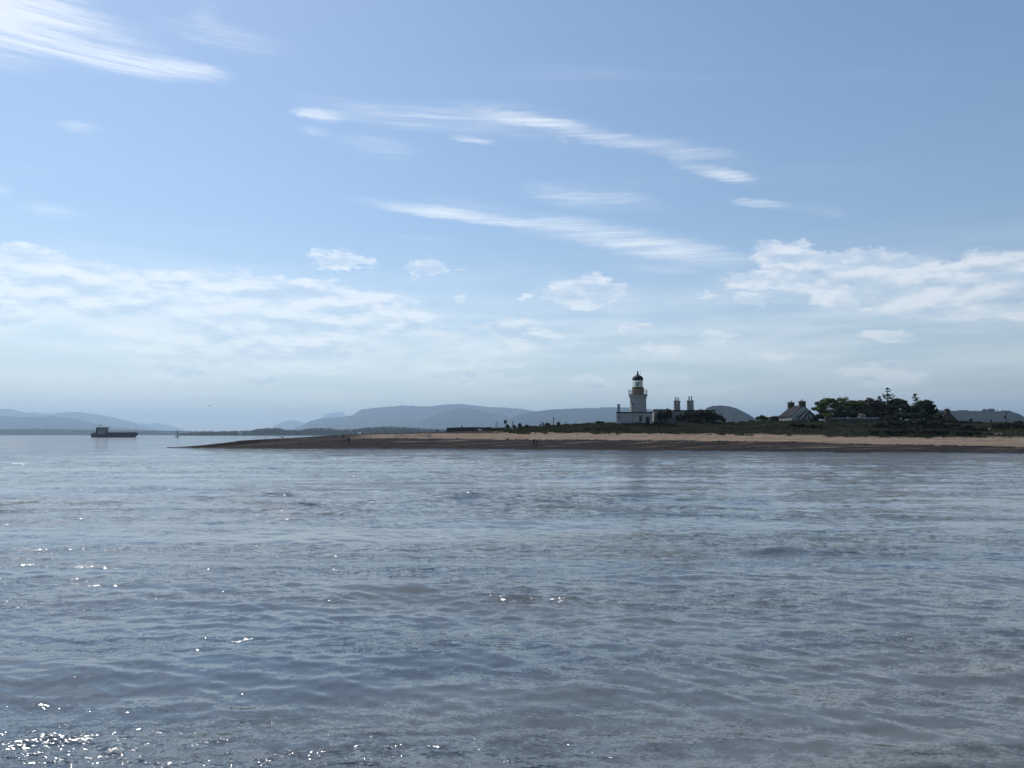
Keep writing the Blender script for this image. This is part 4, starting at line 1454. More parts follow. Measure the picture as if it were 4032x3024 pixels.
def broad_tree(px, Y, halfw_px, top_py, label, seed, gaps=0.0, leaf=0.2, cards=5200, matl=None, name='broadleaf_tree', base_lift=0.0):
    rng = np.random.default_rng(seed)
    rd = random.Random(seed)
    x, zt = at(px, top_py, Y)
    g = ground(x, Y) - 0.2
    H = zt - g
    hw = halfw_px * Y / F
    root = empty(name, (x, Y, g), rd.uniform(0, 6), label, 'tree', 'trees behind the garden wall')
    wood = MB()
    lean = (rd.uniform(-0.3, 0.3), rd.uniform(-0.3, 0.3))
    top = (lean[0], lean[1], H * 0.8)
    wood.tube(limb_points((0, 0, 0), top, (rd.uniform(-0.2, 0.2), 0, 0), 7), [0.24, 0.21, 0.18, 0.15, 0.11, 0.08, 0.04], 8)
    lobes = []
    nl = 22
    for k in range(nl):
        t = 0.3 + 0.66 * (k + rd.random()) / nl
        a = k * 2.4 + rd.uniform(-0.4, 0.4)
        prof = math.sin(math.pi * (0.12 + 0.8 * ((t - 0.28) / 0.7))) ** 0.6
        rr = hw * (0.35 + 0.5 * rd.random()) * prof
        p0 = (lean[0] * t, lean[1] * t, H * (t * 0.72))
        p1 = (rr * math.cos(a), rr * math.sin(a), H * t * 0.93)
        wood.tube(limb_points(p0, p1, (0, 0, -0.2), 5), [0.09, 0.075, 0.055, 0.04, 0.02], 5)
        for j in range(2):
            q = (p1[0] + rd.uniform(-0.7, 0.7), p1[1] + rd.uniform(-0.7, 0.7), p1[2] + rd.uniform(0.0, 0.7))
            wood.tube([p1, q], [0.03, 0.012], 4)
            s = rd.uniform(0.55, 1.0) * (1 - 0.3 * gaps)
            lobes.append((q[0], q[1], min(q[2], H - s * 0.6), s * rd.uniform(0.8, 1.25), s * rd.uniform(0.8, 1.25), s * rd.uniform(0.55, 0.85)))
    lobes.append((lean[0], lean[1], H - 0.55, 0.7, 0.7, 0.55))
    if gaps < 0.3:
        lobes.append((0, 0, H * 0.42, hw * 0.68, hw * 0.68, H * 0.26))
        lobes.append((0, 0, H * 0.25, hw * 0.7, hw * 0.7, H * 0.2))
    for k in range(34):
        a, u = rd.uniform(0, 2 * math.pi), rd.uniform(0.1, 1.0)
        rr = hw * math.sqrt(max(0.0, 1 - u * u)) * rd.uniform(0.9, 1.15)
        s = rd.uniform(0.16, 0.38)
        lobes.append((rr * math.cos(a), rr * math.sin(a), H * (0.5 + 0.5 * u * rd.uniform(0.85, 1.04)) - 0.2, s, s, s * 0.8))
    cards = int(cards * 1.7)
    per = max(20, cards // len(lobes))
    pts = clump_points(rng, lobes, per)
    loose = rng.random(len(pts)) < 0.16
    pts[loose] += rng.normal(0, 0.3, (int(loose.sum()), 3)) * np.array([1, 1, 0.6])
    v, f = leaf_cards(pts, leaf, rng)
    wood.build('trunk', M_bark, root, True)
    link_obj('crown', np_mesh('crown', v, f, False), matl or M_leaf, root)
    return root


def conifer(px, Y, halfw_px, top_py, label, seed, sparse=0.0, matl=None, bare=0.25):
    rng = np.random.default_rng(seed)
    rd = random.Random(seed)
    x, zt = at(px, top_py, Y)
    g = ground(x, Y) - 0.2
    H = zt - g
    hw = halfw_px * Y / F
    root = empty('conifer', (x, Y, g), rd.uniform(0, 6), label, 'tree', 'conifers among the trees')
    wood = MB()
    wood.tube([(0, 0, 0), (0.03, 0, H * 0.5), (0, 0.02, H * 0.85), (0, 0, H)], [0.26, 0.18, 0.09, 0.02], 7)
    C = []
    z = H * bare
    k = 0
    while z < H * 0.97:
        t = (z - H * bare) / (H * (1 - bare))
        L = hw * (1 - t) ** 0.75 * (0.75 + 0.4 * rd.random()) + 0.12
        nb = 5 if t < 0.8 else 4
        for j in range(nb):
            if rd.random() < sparse * 0.35:
                continue
            a = j * 2 * math.pi / nb + k * 0.9 + rd.uniform(-0.3, 0.3)
            ll = L * rd.uniform(0.5, 1.3)
            up = 0.15 + 0.55 * rd.random()
            p = [Vector((math.cos(a) * ll * s, math.sin(a) * ll * s, z + ll * (up * s * s - 0.10 * s))) for s in (0.0, 0.35, 0.7, 1.0)]
            wood.tube(p, [0.045, 0.035, 0.02, 0.008], 4)
            m = int(24 + 60 * ll * (1 - 0.3 * sparse))
            for i in range(m):
                s = 0.2 + 0.8 * rd.random()
                q = p[0].lerp(p[3], s)
                q.z = z + ll * (up * s * s - 0.10 * s)
                w = 0.2 * (1.15 - s) + 0.05
                C.append((q.x + rd.gauss(0, w), q.y + rd.gauss(0, w), q.z + rd.gauss(0, 0.06) - 0.03))
        z += (H * (0.045 + 0.03 * sparse) * (1.0 - 0.3 * t) + 0.08) * rd.uniform(0.55, 1.35)
        k += 1
    for i in range(40):
        C.append((rd.gauss(0, 0.06), rd.gauss(0, 0.06), H * rd.uniform(0.9, 1.0)))
    v, f = leaf_cards(np.array(C), 0.13, rng)
    wood.build('trunk', M_bark, root, True)
    link_obj('crown', np_mesh('crown', v, f, False), matl or M_needle, root)
    return root


YT = 212.0
broad_tree(3262, 211, 66, 1567, 'broad leafy tree nearest the white cottage, left end of the tree group', 21, 0.0, 0.2, 6500)
broad_tree(3314, 214, 42, 1562, 'open lacy tree with sky showing through, second from the cottage', 22, 1.0, 0.17, 2600)
broad_tree(3364, 211, 40, 1577, 'dense square-topped tree behind the middle of the garden wall', 23, 0.0, 0.2, 5200)
broad_tree(3424, 211, 48, 1570, 'loose grey-green tree left of the tallest conifer', 24, 0.5, 0.18, 4200, M_ivy)
broad_tree(3468, 213, 30, 1584, 'small dark leafy tree at the foot of the tallest conifer', 29, 0.0, 0.2, 3200)
conifer(3462, 215, 16, 1558, 'slim conifer tip just left of the tallest conifer', 31, 0.3)
conifer(3494, 210, 40, 1526, 'tallest conifer, its bare tip rising above all other trees', 32, 0.7)
broad_tree(3536, 209, 42, 1570, 'dense dark tree right of the tallest conifer', 25, 0.0, 0.2, 5200, M_needle, 'evergreen_tree')
conifer(3604, 211, 34, 1550, 'sparse conifer with upswept branches, second tallest, right of the tallest', 33, 1.0)
conifer(3420, 214, 22, 1564, 'short conifer poking out of the loose grey-green tree', 34, 0.5)
broad_tree(3646, 208, 38, 1577, 'dense dark tree at the right end of the tree group, beside the stone cottage', 26, 0.0, 0.2, 4800, M_needle, 'evergreen_tree')
broad_tree(3590, 207, 40, 1597, 'lower dark tree filling the gap beneath the sparse conifer', 27, 0.0, 0.2, 4200, M_needle, 'evergreen_tree')


def shrub_protos():
    out = []
    for k in range(6):
        rng = np.random.default_rng(60 + k)
        rd = random.Random(60 + k)
        lobes = []
        for j in range(16):
            a = rd.uniform(0, 2 * math.pi)
            r = math.sqrt(rd.random()) * 0.78
            h = 0.28 + 0.48 * (1 - r ** 3.5) * rd.uniform(0.6, 1.05)
            s = rd.uniform(0.18, 0.32)
            lobes.append((r * math.cos(a), r * math.sin(a), h, s * 1.1, s * 1.1, s * rd.uniform(0.7, 1.0)))
        lobes.append((0, 0, 0.32, 0.85, 0.85, 0.34))
        pts = clump_points(rng, lobes, 210, 0.6)
        pts = pts[pts[:, 2] > -0.02]
        pts[:, 2] = np.minimum(pts[:, 2], 1.0 + 0.06 * rng.random(len(pts)))
        v, f = leaf_cards(pts, 0.058, rng)
        fol = np_mesh('foliage', v, f, False)
        st = MB()
        for j in range(7):
            a = j * 0.9 + rd.random()
            rr = rd.uniform(0.25, 0.7)
            st.tube(limb_points((0.04 * math.cos(a), 0.04 * math.sin(a), -0.06), (rr * math.cos(a), rr * math.sin(a), rd.uniform(0.4, 0.75)), (0, 0, 0.1), 4), [0.03, 0.025, 0.018, 0.008], 5)
        me = bpy.data.meshes.new('stem')
        me.from_pydata(st.v, [], st.f)
        me.materials.append(M_bark)
        out.append((fol, me))
    return out


PROTOS = shrub_protos()
FOL = {}


def shrub(px, Y, hw_px, top_py, label, kind='gorse', deep=None, k=None, cat='bush', group='bushes on the dune'):
    """hw_px: half width in photograph pixels, top_py: image row of its top"""
    i = (int(px) * 7 + int(Y)) % 6 if k is None else k
    m = {'gorse': M_gorse, 'ivy': M_ivy, 'leaf': M_leaf, 'blossom': M_blossom, 'grass': M_grass}[kind]
    key = (i, kind)
    if key not in FOL:
        me = PROTOS[i][0].copy()
        me.name = 'foliage'
        me.materials.clear()
        me.materials.append(m)
        FOL[key] = me
    x, zt = at(px, top_py, Y)
    g = ground(x, Y) - 0.08
    h = max(0.3, zt - g)
    w = hw_px * Y / F
    root = empty('blossom_shrub' if kind == 'blossom' else 'shrub', (x, Y, g), (px * 1.7) % 6.28, label, cat, group)
    d = deep or max(w * 0.75, 0.5)
    for nm, me in (('foliage', FOL[key]), ('stem', PROTOS[i][1])):
        o = link_obj(nm, me, None, root)
        o.scale = ((w + d) / 2 * 1.05, (w + d) / 2 * 1.05, h)
        if w > d * 1.5 or d > w * 1.5:
            o.scale = (w * 1.05, d * 1.05, h)
    if w > d * 1.5 or d > w * 1.5:
        root.rotation_euler = (0, 0, 0.0 if i % 2 else math.pi)


# shrubs against the keepers' house
shrub(2603, 201.5, 24, 1616, 'tall grey-green shrub against the left end of the keepers\' house', 'ivy', group='shrubs against the keepers\' house')
shrub(2629, 201.5, 19, 1607, 'taller grey-green shrub covering the house corner, second from the lighthouse', 'ivy', group='shrubs against the keepers\' house')
shrub(2678, 202, 24, 1626, 'shrub below the left twin chimney stack', 'ivy', group='shrubs against the keepers\' house')
shrub(2715, 202, 30, 1617, 'dark shrub below the right twin chimney stack', 'ivy', group='shrubs against the keepers\' house')
shrub(2757, 202, 30, 1610, 'highest dark shrub, right of the right twin chimney stack', 'ivy', group='shrubs against the keepers\' house')
shrub(2797, 202, 28, 1614, 'dark shrub at the right end of the keepers\' house roof', 'gorse', group='shrubs against the keepers\' house')
shrub(2830, 201, 22, 1628, 'dark bush at the right-hand corner of the keepers\' house', 'gorse', group='shrubs against the keepers\' house')
shrub(2849, 202, 12, 1642, 'small ragged bush, last right of the keepers\' house', 'leaf', group='shrubs against the keepers\' house')
shrub(2739, 200, 26, 1645, 'low dark bush in front of the keepers\' house under the right chimney stack', 'gorse', group='shrubs against the keepers\' house')
# between keepers' house and the cottage
shrub(2880, 203, 18, 1659, 'low green bush right of the keepers\' house, first of the low row', 'gorse')
shrub(2921, 204, 20, 1657, 'low green bush, second in the low row towards the cottage', 'leaf')
shrub(2958, 204, 17, 1652, 'low green bush, third in the low row towards the cottage', 'leaf')
shrub(2999, 205, 29, 1633, 'rounded bright green bush left of the low dark outbuilding', 'leaf')
shrub(3033, 200, 14, 1656, 'small low bush in front of the low dark outbuilding', 'gorse')
# round the cottage and the garden wall
shrub(3226, 200, 24, 1627, 'dark bush hiding the right corner of the white cottage', 'gorse')
shrub(3258, 203, 26, 1622, 'tall dark bush behind the squat reddish pier', 'leaf')
shrub(3200, 198, 16, 1650, 'small dark bush in front of the cottage porch', 'gorse')
shrub(3392, 201, 15, 1625, 'pale blossoming shrub behind the garden wall', 'blossom', cat='shrub')
shrub(3342, 205, 42, 1612, 'dark bush behind the left half of the garden wall', 'gorse')
shrub(3436, 204, 36, 1608, 'dark bush behind the right half of the garden wall', 'gorse')
shrub(3298, 206, 34, 1618, 'dark bush behind the garden wall, between the lacy tree and the pier', 'gorse')
shrub(3390, 207, 36, 1606, 'dark bush directly behind the pale blossoming shrub', 'gorse')
shrub(3542, 203, 34, 1610, 'dark bush under the dense tree right of the tallest conifer', 'gorse')
shrub(3488, 206, 32, 1604, 'dark bush at the very foot of the tallest conifer', 'gorse')
shrub(3472, 198, 24, 1640, 'greyish bush at the right end of the garden wall', 'ivy')
shrub(3140, 190, 46, 1664, 'long low dark bush on the dune below the white cottage', 'gorse', 2.2)
shrub(3205, 188, 40, 1668, 'low dark bush on the dune, right of the long one below the cottage', 'gorse', 2.2)
# the big thicket on the right
T_ = [
    (3505, 196, 34, 1632, 'dark thicket bush below the tallest conifer'),
    (3560, 197, 40, 1622, 'high dark thicket bush left of the sparse conifer foot'),
    (3622, 197, 42, 1618, 'highest dark thicket bush below the right-hand tree'),
    (3682, 196, 38, 1628, 'dark thicket bush just left of the stone cottage gable'),
    (3737, 196, 34, 1646, 'dark thicket bush hiding the stone cottage wall'),
    (3786, 195, 32, 1655, 'dark bush right of the stone cottage gable'),
    (3836, 195, 30, 1658, 'dark bush midway between stone cottage and utility pole'),
    (3470, 187, 40, 1662, 'dark bush at the left foot of the thicket'),
    (3535, 186, 46, 1652, 'broad dark bush in the thicket front, left of centre'),
    (3608, 186, 46, 1646, 'broad dark bush in the middle of the thicket front'),
    (3680, 185, 44, 1654, 'broad dark bush in the thicket front, right of centre'),
    (3748, 184, 40, 1664, 'dark thicket bush below and right of the stone cottage'),
    (3810, 183, 38, 1672, 'dark bush at the right shoulder of the thicket'),
    (3862, 182, 34, 1680, 'dark bush at the right end of the thicket front'),
    (3440, 174.5, 28, 1692, 'small bush near the sand below the thicket, leftmost'),
    (3500, 173.2, 38, 1686, 'bush near the sand below the thicket, second from left'),
    (3565, 172.6, 42, 1682, 'bush near the sand below the thicket, third from left'),
    (3635, 172, 44, 1682, 'bush near the sand at the middle of the thicket foot'),
    (3705, 171.4, 42, 1686, 'bush near the sand at the thicket foot, right of middle'),
    (3775, 170.8, 42, 1690, 'bush near the sand, third from the thicket\'s right end'),
    (3838, 170.2, 36, 1694, 'bush near the sand, second from the thicket\'s right end'),
    (3890, 170.0, 22, 1702, 'low bush near the sand at the thicket\'s right end'),
]
for t in T_:
    shrub(*t, 'gorse', None, None, 'bush', 'bushes of the dark thicket')
# far right rim
shrub(3884, 205, 26, 1662, 'dark bush on the skyline left of the standing figure', 'gorse', group='bushes on the right skyline')
shrub(3936, 204, 28, 1660, 'dark bush on the skyline below the utility pole, left side', 'gorse', group='bushes on the right skyline')
shrub(3984, 203, 28, 1662, 'brownish dark bush on the skyline below the utility pole, right side', 'ivy', group='bushes on the right skyline')
shrub(4012, 202, 22, 1655, 'dark humped bush on the skyline at the right edge', 'gorse', group='bushes on the right skyline')
shrub(4062, 200, 40, 1664, 'dark bush cut by the right edge of the view', 'gorse', group='bushes on the right skyline')
shrub(3824, 214, 8, 1647, 'small pointed bush on the skyline right of the stone cottage', 'gorse', group='bushes on the right skyline')
shrub(3998, 176, 24, 1704, 'low dark bush on the grass bank above the sand, far right', 'gorse', group='bushes on the right skyline')
shrub(3920, 186, 24, 1668, 'dark bush on the bank just right of the upper pale boulder', 'gorse', group='bushes on the right skyline')
shrub(3958, 185, 30, 1661, 'dark bush on the bank in line with the utility pole', 'gorse', group='bushes on the right skyline')
shrub(4002, 184.5, 30, 1663, 'dark bush on the bank right of the utility pole', 'gorse', group='bushes on the right skyline')
shrub(4044, 184, 28, 1666, 'dark bush on the bank at the right edge of the view', 'gorse', group='bushes on the right skyline')
# left end of the dune
shrub(2046, 209, 9, 1664, 'small dark pointed bush between the dark post and the bending person', 'gorse')
shrub(2074, 210, 8, 1671, 'tiny dark bush left of the bench', 'gorse')
shrub(2024, 209, 10, 1672, 'low dark bush right of the pale notice', 'gorse')
shrub(1998, 210, 9, 1669, 'low bush at the foot of the signboard', 'gorse')
shrub(2156, 210, 14, 1664, 'low bush right of the bending person', 'gorse')
shrub(2200, 209, 9, 1660, 'dark upright bush right of the tall lone post', 'gorse')
shrub(2232, 210, 14, 1667, 'low bush behind the right marker post', 'gorse')
shrub(2268, 208, 20, 1667, 'low bush on the skyline between the marker posts and the lighthouse', 'gorse')
shrub(2322, 206, 22, 1663, 'low bush on the skyline left of the white building', 'gorse')
shrub(2366, 204, 26, 1657, 'ragged bush on the skyline nearest the white building', 'gorse')
shrub(2408, 203, 22, 1662, 'low bush touching the left corner of the white building', 'gorse')
shrub(2310, 196, 20, 1678, 'rounded grassy mound below the skyline, left of the white building', 'grass')
shrub(2355, 195, 18, 1676, 'rounded grassy mound, second left of the white building', 'grass')
shrub(2405, 194, 20, 1679, 'rounded grassy mound in front of the white building corner', 'grass')
shrub(2440, 193, 18, 1680, 'rounded grassy mound in front of the white building', 'grass')


# marram and rough grass: nobody could count it
def dune_grass():
    rng = np.random.default_rng(77)
    n = 52000
    px = rng.uniform(1930, 4120, n)
    W, B, V, G, hB, hV, hG, spit = beach_controls(px)
    t = rng.random(n) ** 0.8
    edge = (fbm(px / 30.0, np.zeros(n), 40, 3) - 0.5) * 5.0
    Y = V - 3.2 + edge * 1.2 * (1 - t) + t * (G + 6.6 - V)
    x = (px - 2016) / F * 0.9977 * Y
    z, zone = terrain(x, Y)
    clump = fbm(x / 2.6, Y / 2.6, 41, 3)
    keep = (clump > 0.54 - 0.5 * np.clip((Y - V) / 5.0 + 0.25, 0, 1)) | (Y > V + 6)
    keep &= (px > 2000 + rng.normal(0, 18, n)) | (Y > 206)
    x, Y, z, clump = x[keep], Y[keep], z[keep], clump[keep]
    n = len(x)
    h = (0.16 + 0.75 * np.clip(clump - 0.36, 0, 1) * 1.6) * rng.uniform(0.6, 1.3, n)
    V_, F_ = [], []
    for k in range(3):
        a = rng.uniform(0, 2 * math.pi, n)
        w = 0.06 + 0.10 * rng.random(n)
        lx, ly = np.cos(a) * h * 0.35, np.sin(a) * h * 0.35
        wx, wy = -np.sin(a) * w, np.cos(a) * w
        ox, oy = rng.normal(0, 0.12, n), rng.normal(0, 0.12, n)
        p0 = np.stack([x + ox - wx, Y + oy - wy, z - 0.05], -1)
        p1 = np.stack([x + ox + wx, Y + oy + wy, z - 0.05], -1)
        p2 = np.stack([x + ox + lx, Y + oy + ly, z + h], -1)
        V_.append(np.stack([p0, p1, p2], 1).reshape(-1, 3))
    V_ = np.concatenate(V_)
    o = link_obj('dune_grass', np_mesh('dune_grass', V_, np.arange(len(V_)).reshape(-1, 3), False), M_grass)
    tag(o, 'rough marram grass covering the dune between sand and buildings', 'grass', kind='stuff')


dune_grass()


def beach_stones():
    rng = np.random.default_rng(91)
    t = (1 + 5 ** 0.5) / 2
    iv = np.array([(-1, t, 0), (1, t, 0), (-1, -t, 0), (1, -t, 0), (0, -1, t), (0, 1, t), (0, -1, -t), (0, 1, -t), (t, 0, -1), (t, 0, 1), (-t, 0, -1), (-t, 0, 1)], float) / 1.9
    jf = np.array([(0, 11, 5), (0, 5, 1), (0, 1, 7), (0, 7, 10), (0, 10, 11), (1, 5, 9), (5, 11, 4), (11, 10, 2), (10, 7, 6), (7, 1, 8), (3, 9, 4), (3, 4, 2), (3, 2, 6), (3, 6, 8), (3, 8, 9), (4, 9, 5), (2, 4, 11), (6, 2, 10), (8, 6, 7), (9, 8, 1)])

    def scatter(n, name, label, m, place, smin, smax):
        px = rng.uniform(1000, 4150, n)
        W, B, V, G, hB, hV, hG, spit = beach_controls(px)
        Y = place(px, W, B, V)
        ok = vnoise(px / 45.0, Y / 2.0, 71) > 0.42
        px, Y = px[ok], Y[ok]
        x = (px - 2016) / F * 0.9977 * Y
        z, _ = terrain(x, Y)
        n = len(px)
        s = rng.uniform(smin, smax, (n, 1, 1)) ** 1.0
        v = iv[None] * (1 + 0.3 * (rng.random((n, 12, 1)) - 0.5)) * s * np.stack([rng.uniform(0.8, 2.0, n), rng.uniform(0.7, 1.2, n), rng.uniform(0.3, 0.6, n)], -1)[:, None, :]
        v = v + np.stack([x, Y, z + 0.02], -1)[:, None, :]
        f = (jf[None] + 12 * np.arange(n)[:, None, None]).reshape(-1, 3)
        o = link_obj(name, np_mesh(name, v.reshape(-1, 3), f, False), m)
        tag(o, label, name.replace('_', ' '), kind='stuff')
    scatter(2600, 'shingle_stones', 'scattered dark stones on the wet lower beach', mat('beach_stone', (0.035, 0.03, 0.03), 0.9, 0.7, 0.8, tint=(0.09, 0.075, 0.068)),
            lambda p, W, B, V: W + 0.5 + (B - W) * rng.random(len(p)) * 0.98, 0.05, 0.17)
    scatter(1500, 'seaweed_wrack', 'dark line of seaweed along the top of the wet shingle', mat('seaweed', (0.014, 0.011, 0.011), 0.7, 0.5, 1.0),
            lambda p, W, B, V: B + rng.normal(-0.3, 0.35, len(p)), 0.06, 0.24)
    scatter(700, 'storm_line_debris', 'scattered debris and stones at the top of the dry sand', mat('debris', (0.09, 0.075, 0.065), 0.9, 0.6, 0.8),
            lambda p, W, B, V: B + (V - B) * (0.55 + 0.45 * rng.random(len(p)) ** 0.4), 0.05, 0.18)


beach_stones()


# ------------------------------------------------------------------ people and a dog
M_skin = mat('skin', (0.36, 0.22, 0.16), 0.6, 0.1, 4.0)
M_hair = mat('dark_hair', (0.02, 0.016, 0.014), 0.6, 0.2, 8.0)


def cloth(name, c):
    return mat('cloth_' + name, c, 0.9, 0.2, 6.0, 0.1)


CL = {'navy': cloth('navy', (0.012, 0.015, 0.025)), 'black': cloth('black', (0.008, 0.009, 0.011)), 'grey': cloth('grey', (0.10, 0.105, 0.12)),
      'pale': cloth('pale', (0.24, 0.23, 0.22)), 'olive': cloth('olive', (0.05, 0.058, 0.045)), 'green': cloth('green', (0.075, 0.09, 0.08)),
      'white': cloth('white', (0.36, 0.36, 0.36)), 'skin': M_skin}


def skin_mesh(name, verts, edges, radii, root_i, levels=1):
    me = bpy.data.meshes.new(name)
    me.from_pydata(verts, edges, [])
    o = bpy.data.objects.new(name + '_tmp', me)
    col.objects.link(o)
    o.modifiers.new('skin', 'SKIN')
    if not me.skin_vertices:
        bpy.data.objects.remove(o)
        raise RuntimeError('no skin layer')
    for i, r in enumerate(radii):
        sv = me.skin_vertices[0].data[i]
        sv.radius = (r, r) if not isinstance(r, tuple) else r
        sv.use_root = (i == root_i)
    ss = o.modifiers.new('sub', 'SUBSURF')
    ss.levels = levels
    ss.render_levels = levels
    dg = bpy.context.evaluated_depsgraph_get()
    ev = o.evaluated_get(dg)
    out = bpy.data.meshes.new_from_object(ev, depsgraph=dg)
    bpy.data.objects.remove(o)
    bpy.data.meshes.remove(me)
    out.name = name
    return out


def person_verts(pose):
    """joints for a 1.70 m figure facing -y"""
    P, E, Rr, Z = [], [], [], []

    def add(p, r, parent=None, zone='top'):
        P.append(tuple(p)); Rr.append(r); Z.append(zone)
        if parent is not None:
            E.append((parent, len(P) - 1))
        return len(P) - 1
    sit = pose == 'sit'
    bend = 0.35 if pose == 'bend' else (0.12 if sit else 0.0)
    hip = 0.93 if not sit else 0.16
    pel = add((0, 0, hip), (0.15, 0.115), None, 'leg')
    wst = add((0, -bend * 0.3, hip + 0.17), (0.135, 0.10), pel)
    chs = add((0, -bend * 0.75, hip + 0.36 - bend * 0.12), (0.165, 0.115), wst)
    sho = add((0, -bend * 1.0, hip + 0.50 - bend * 0.22), (0.125, 0.085), chs)
    nck = add((0, -bend * 1.1 - 0.01, hip + 0.585 - bend * 0.26), 0.052, sho, 'head')
    hd1 = add((0, -bend * 1.25 - 0.02, hip + 0.67 - bend * 0.3), (0.075, 0.088), nck, 'head')
    hd2 = add((0, -bend * 1.3 - 0.015, hip + 0.75 - bend * 0.3), (0.06, 0.072), hd1, 'head')
    add((0, -bend * 1.3 - 0.115, hip + 0.675 - bend * 0.3), 0.014, hd1, 'head')
    for s in (-1, 1):
        sx = 0.17
        if pose == 'raise' and s > 0:
            el = (s * 0.27, -bend - 0.12, hip + 0.48); wr = (s * 0.17, -bend - 0.26, hip + 0.68)
        elif pose == 'bend':
            el = (s * 0.22, -0.48, hip + 0.12); wr = (s * 0.16, -0.62, hip - 0.10)
        elif sit:
            el = (s * 0.25, -0.08, hip + 0.22); wr = (s * 0.19, -0.30, hip + 0.18)
        elif pose == 'walk':
            el = (s * 0.235, s * 0.10, hip + 0.22); wr = (s * 0.245, s * 0.10 - 0.10, hip - 0.02)
        else:
            el = (s * 0.235, 0.02, hip + 0.22); wr = (s * 0.245, -0.06, hip - 0.02)
        sh = add((s * sx, -bend * 1.0, hip + 0.475 - bend * 0.22), 0.062, sho)
        e = add(el, 0.047, sh)
        w = add(wr, 0.03, e, 'skin')
        d = (Vector(wr) - Vector(el)).normalized()
        pm = Vector(wr) + d * 0.055
        p = add(pm, (0.032, 0.02), w, 'skin')
        side = d.cross(Vector((s, 0, 0)))
        if side.length < 0.1:
            side = Vector((0, -1, 0))
        side.normalize()
        for k, L in enumerate((0.072, 0.085, 0.08, 0.062)):
            off = side * (-0.027 + 0.018 * k)
            k1 = add(pm + d * 0.035 + off, 0.0088, p, 'skin')
            add(pm + d * (0.035 + L * 0.7) + off + Vector((-s * 0.02, 0, 0)), 0.0075, k1, 'skin')
        th = add(Vector(wr) + d * 0.03 - side * 0.04, 0.0095, w, 'skin')
        add(Vector(wr) + d * 0.075 - side * 0.055, 0.008, th, 'skin')
        # legs
        if sit:
            kn = (s * 0.17, -0.42, 0.44); an = (s * 0.15, -0.60, 0.08); toe = (s * 0.16, -0.76, 0.035)
            h = add((s * 0.10, -0.04, hip), 0.095, pel, 'leg')
        elif pose == 'walk':
            kn = (s * 0.10, -s * 0.14 - 0.03, 0.50); an = (s * 0.10, -s * 0.26 + 0.04, 0.085); toe = (s * 0.115, -s * 0.26 - 0.12, 0.032)
            h = add((s * 0.095, 0, hip - 0.06), 0.095, pel, 'leg')
        else:
            kn = (s * 0.11, -0.03, 0.50); an = (s * 0.12, 0.02, 0.085); toe = (s * 0.14, -0.15, 0.032)
            h = add((s * 0.095, 0, hip - 0.06), 0.095, pel, 'leg')
        k = add(kn, 0.06, h, 'leg')
        a = add(an, 0.042, k, 'low')
        add(toe, (0.045, 0.03), a, 'shoe')
    return P, E, Rr, Z


PERSON = {}


def person_data(pose):
    if pose not in PERSON:
        P, E, Rr, Z = person_verts(pose)
        me = skin_mesh('body', P, E, Rr, 0, 1)
        n = len(me.polygons)
        cen = np.empty(n * 3); me.polygons.foreach_get('center', cen); cen = cen.reshape(-1, 3)
        J = np.array(P)
        # nearest bone segment decides the zone
        best = np.full(n, 1e9); zi = np.zeros(n, int)
        names = ['top', 'leg', 'low', 'shoe', 'skin', 'head']
        for (a, b) in E:
            A, Bv = J[a], J[b]
            d = Bv - A
            t = np.clip(((cen - A) @ d) / max(d @ d, 1e-9), 0, 1)
            dist = np.linalg.norm(cen - (A + t[:, None] * d), axis=1) - 0.3 * min(np.mean(Rr[a]), np.mean(Rr[b]))
            zone = np.where(t > 0.5, names.index(Z[b]), names.index(Z[a]))
            u = dist < best
            best = np.where(u, dist, best); zi = np.where(u, zone, zi)
        PERSON[pose] = (me, zi, J)
    return PERSON[pose]


def person(px, Y, label, pose='stand', top='navy', leg='black', height=1.70, face=0.0, low=None, hair=None, foot_py=None, z=None, group='people on the shore'):
    me0, zi, J = person_data(pose)
    me = me0.copy()
    me.name = 'body'
    for m in (CL[top], CL[leg], CL[low] if low else CL[leg], CL['black'], M_skin, M_skin):
        me.materials.append(m)
    me.polygons.foreach_set('material_index', zi.astype(np.int32))
    me.polygons.foreach_set('use_smooth', np.ones(len(zi), bool))
    x = (px - 2016) / F * 0.9977 * Y
    g = ground(x, Y) if z is None else z
    root = empty('person', (x, Y, g - 0.01), face, label, 'person', group)
    root.scale = (height / 1.70,) * 3
    link_obj('body', me, None, root)
    hc = Vector(J[6])
    hb = MB()
    prof = []
    for k in range(7):
        t = k / 6 * math.pi * 0.62
        prof.append((0.084 * math.sin(t) + 0.002, 0.062 * math.cos(t) + 0.018))
    prof = prof[::-1]
    hb.lathe(prof, 12, cx=hc.x, cy=hc.y + 0.012)
    hb.v = [(a, b, c + hc.z) for (a, b, c) in hb.v]
    hb.build('hair', hair or M_hair, root, True)
    return root


person(1350.5, 190.5, 'person in grey top and dark shorts walking on the shingle spit, left of the pair', 'walk', 'grey', 'black', 1.78, R(150), 'skin')
person(1373.5, 185.0, 'person in dark clothes walking nearest the water on the spit, right of the pair', 'walk', 'black', 'navy', 1.70, R(165))
person(2102.5, 176.0, 'taller person in dark jacket standing at the water edge below the posts', 'stand', 'black', 'navy', 1.80, R(20))
person(2114.8, 175.5, 'shorter person in grey-green coat beside the dark-jacketed one', 'stand', 'green', 'olive', 1.62, R(-20), None, mat('fair_hair', (0.35, 0.30, 0.24), 0.6, 0.2, 8.0))
person(1719, 246, 'lone distant figure showing above the crest, left of the dark wall', 'stand', 'navy', 'black', 1.7, 0.0, None, None, None, at(1719, 1710, 246)[1])
person(1818, 206.8, 'person in dark top raising an arm in front of the dark wall', 'raise', 'black', 'grey', 1.72, R(200))
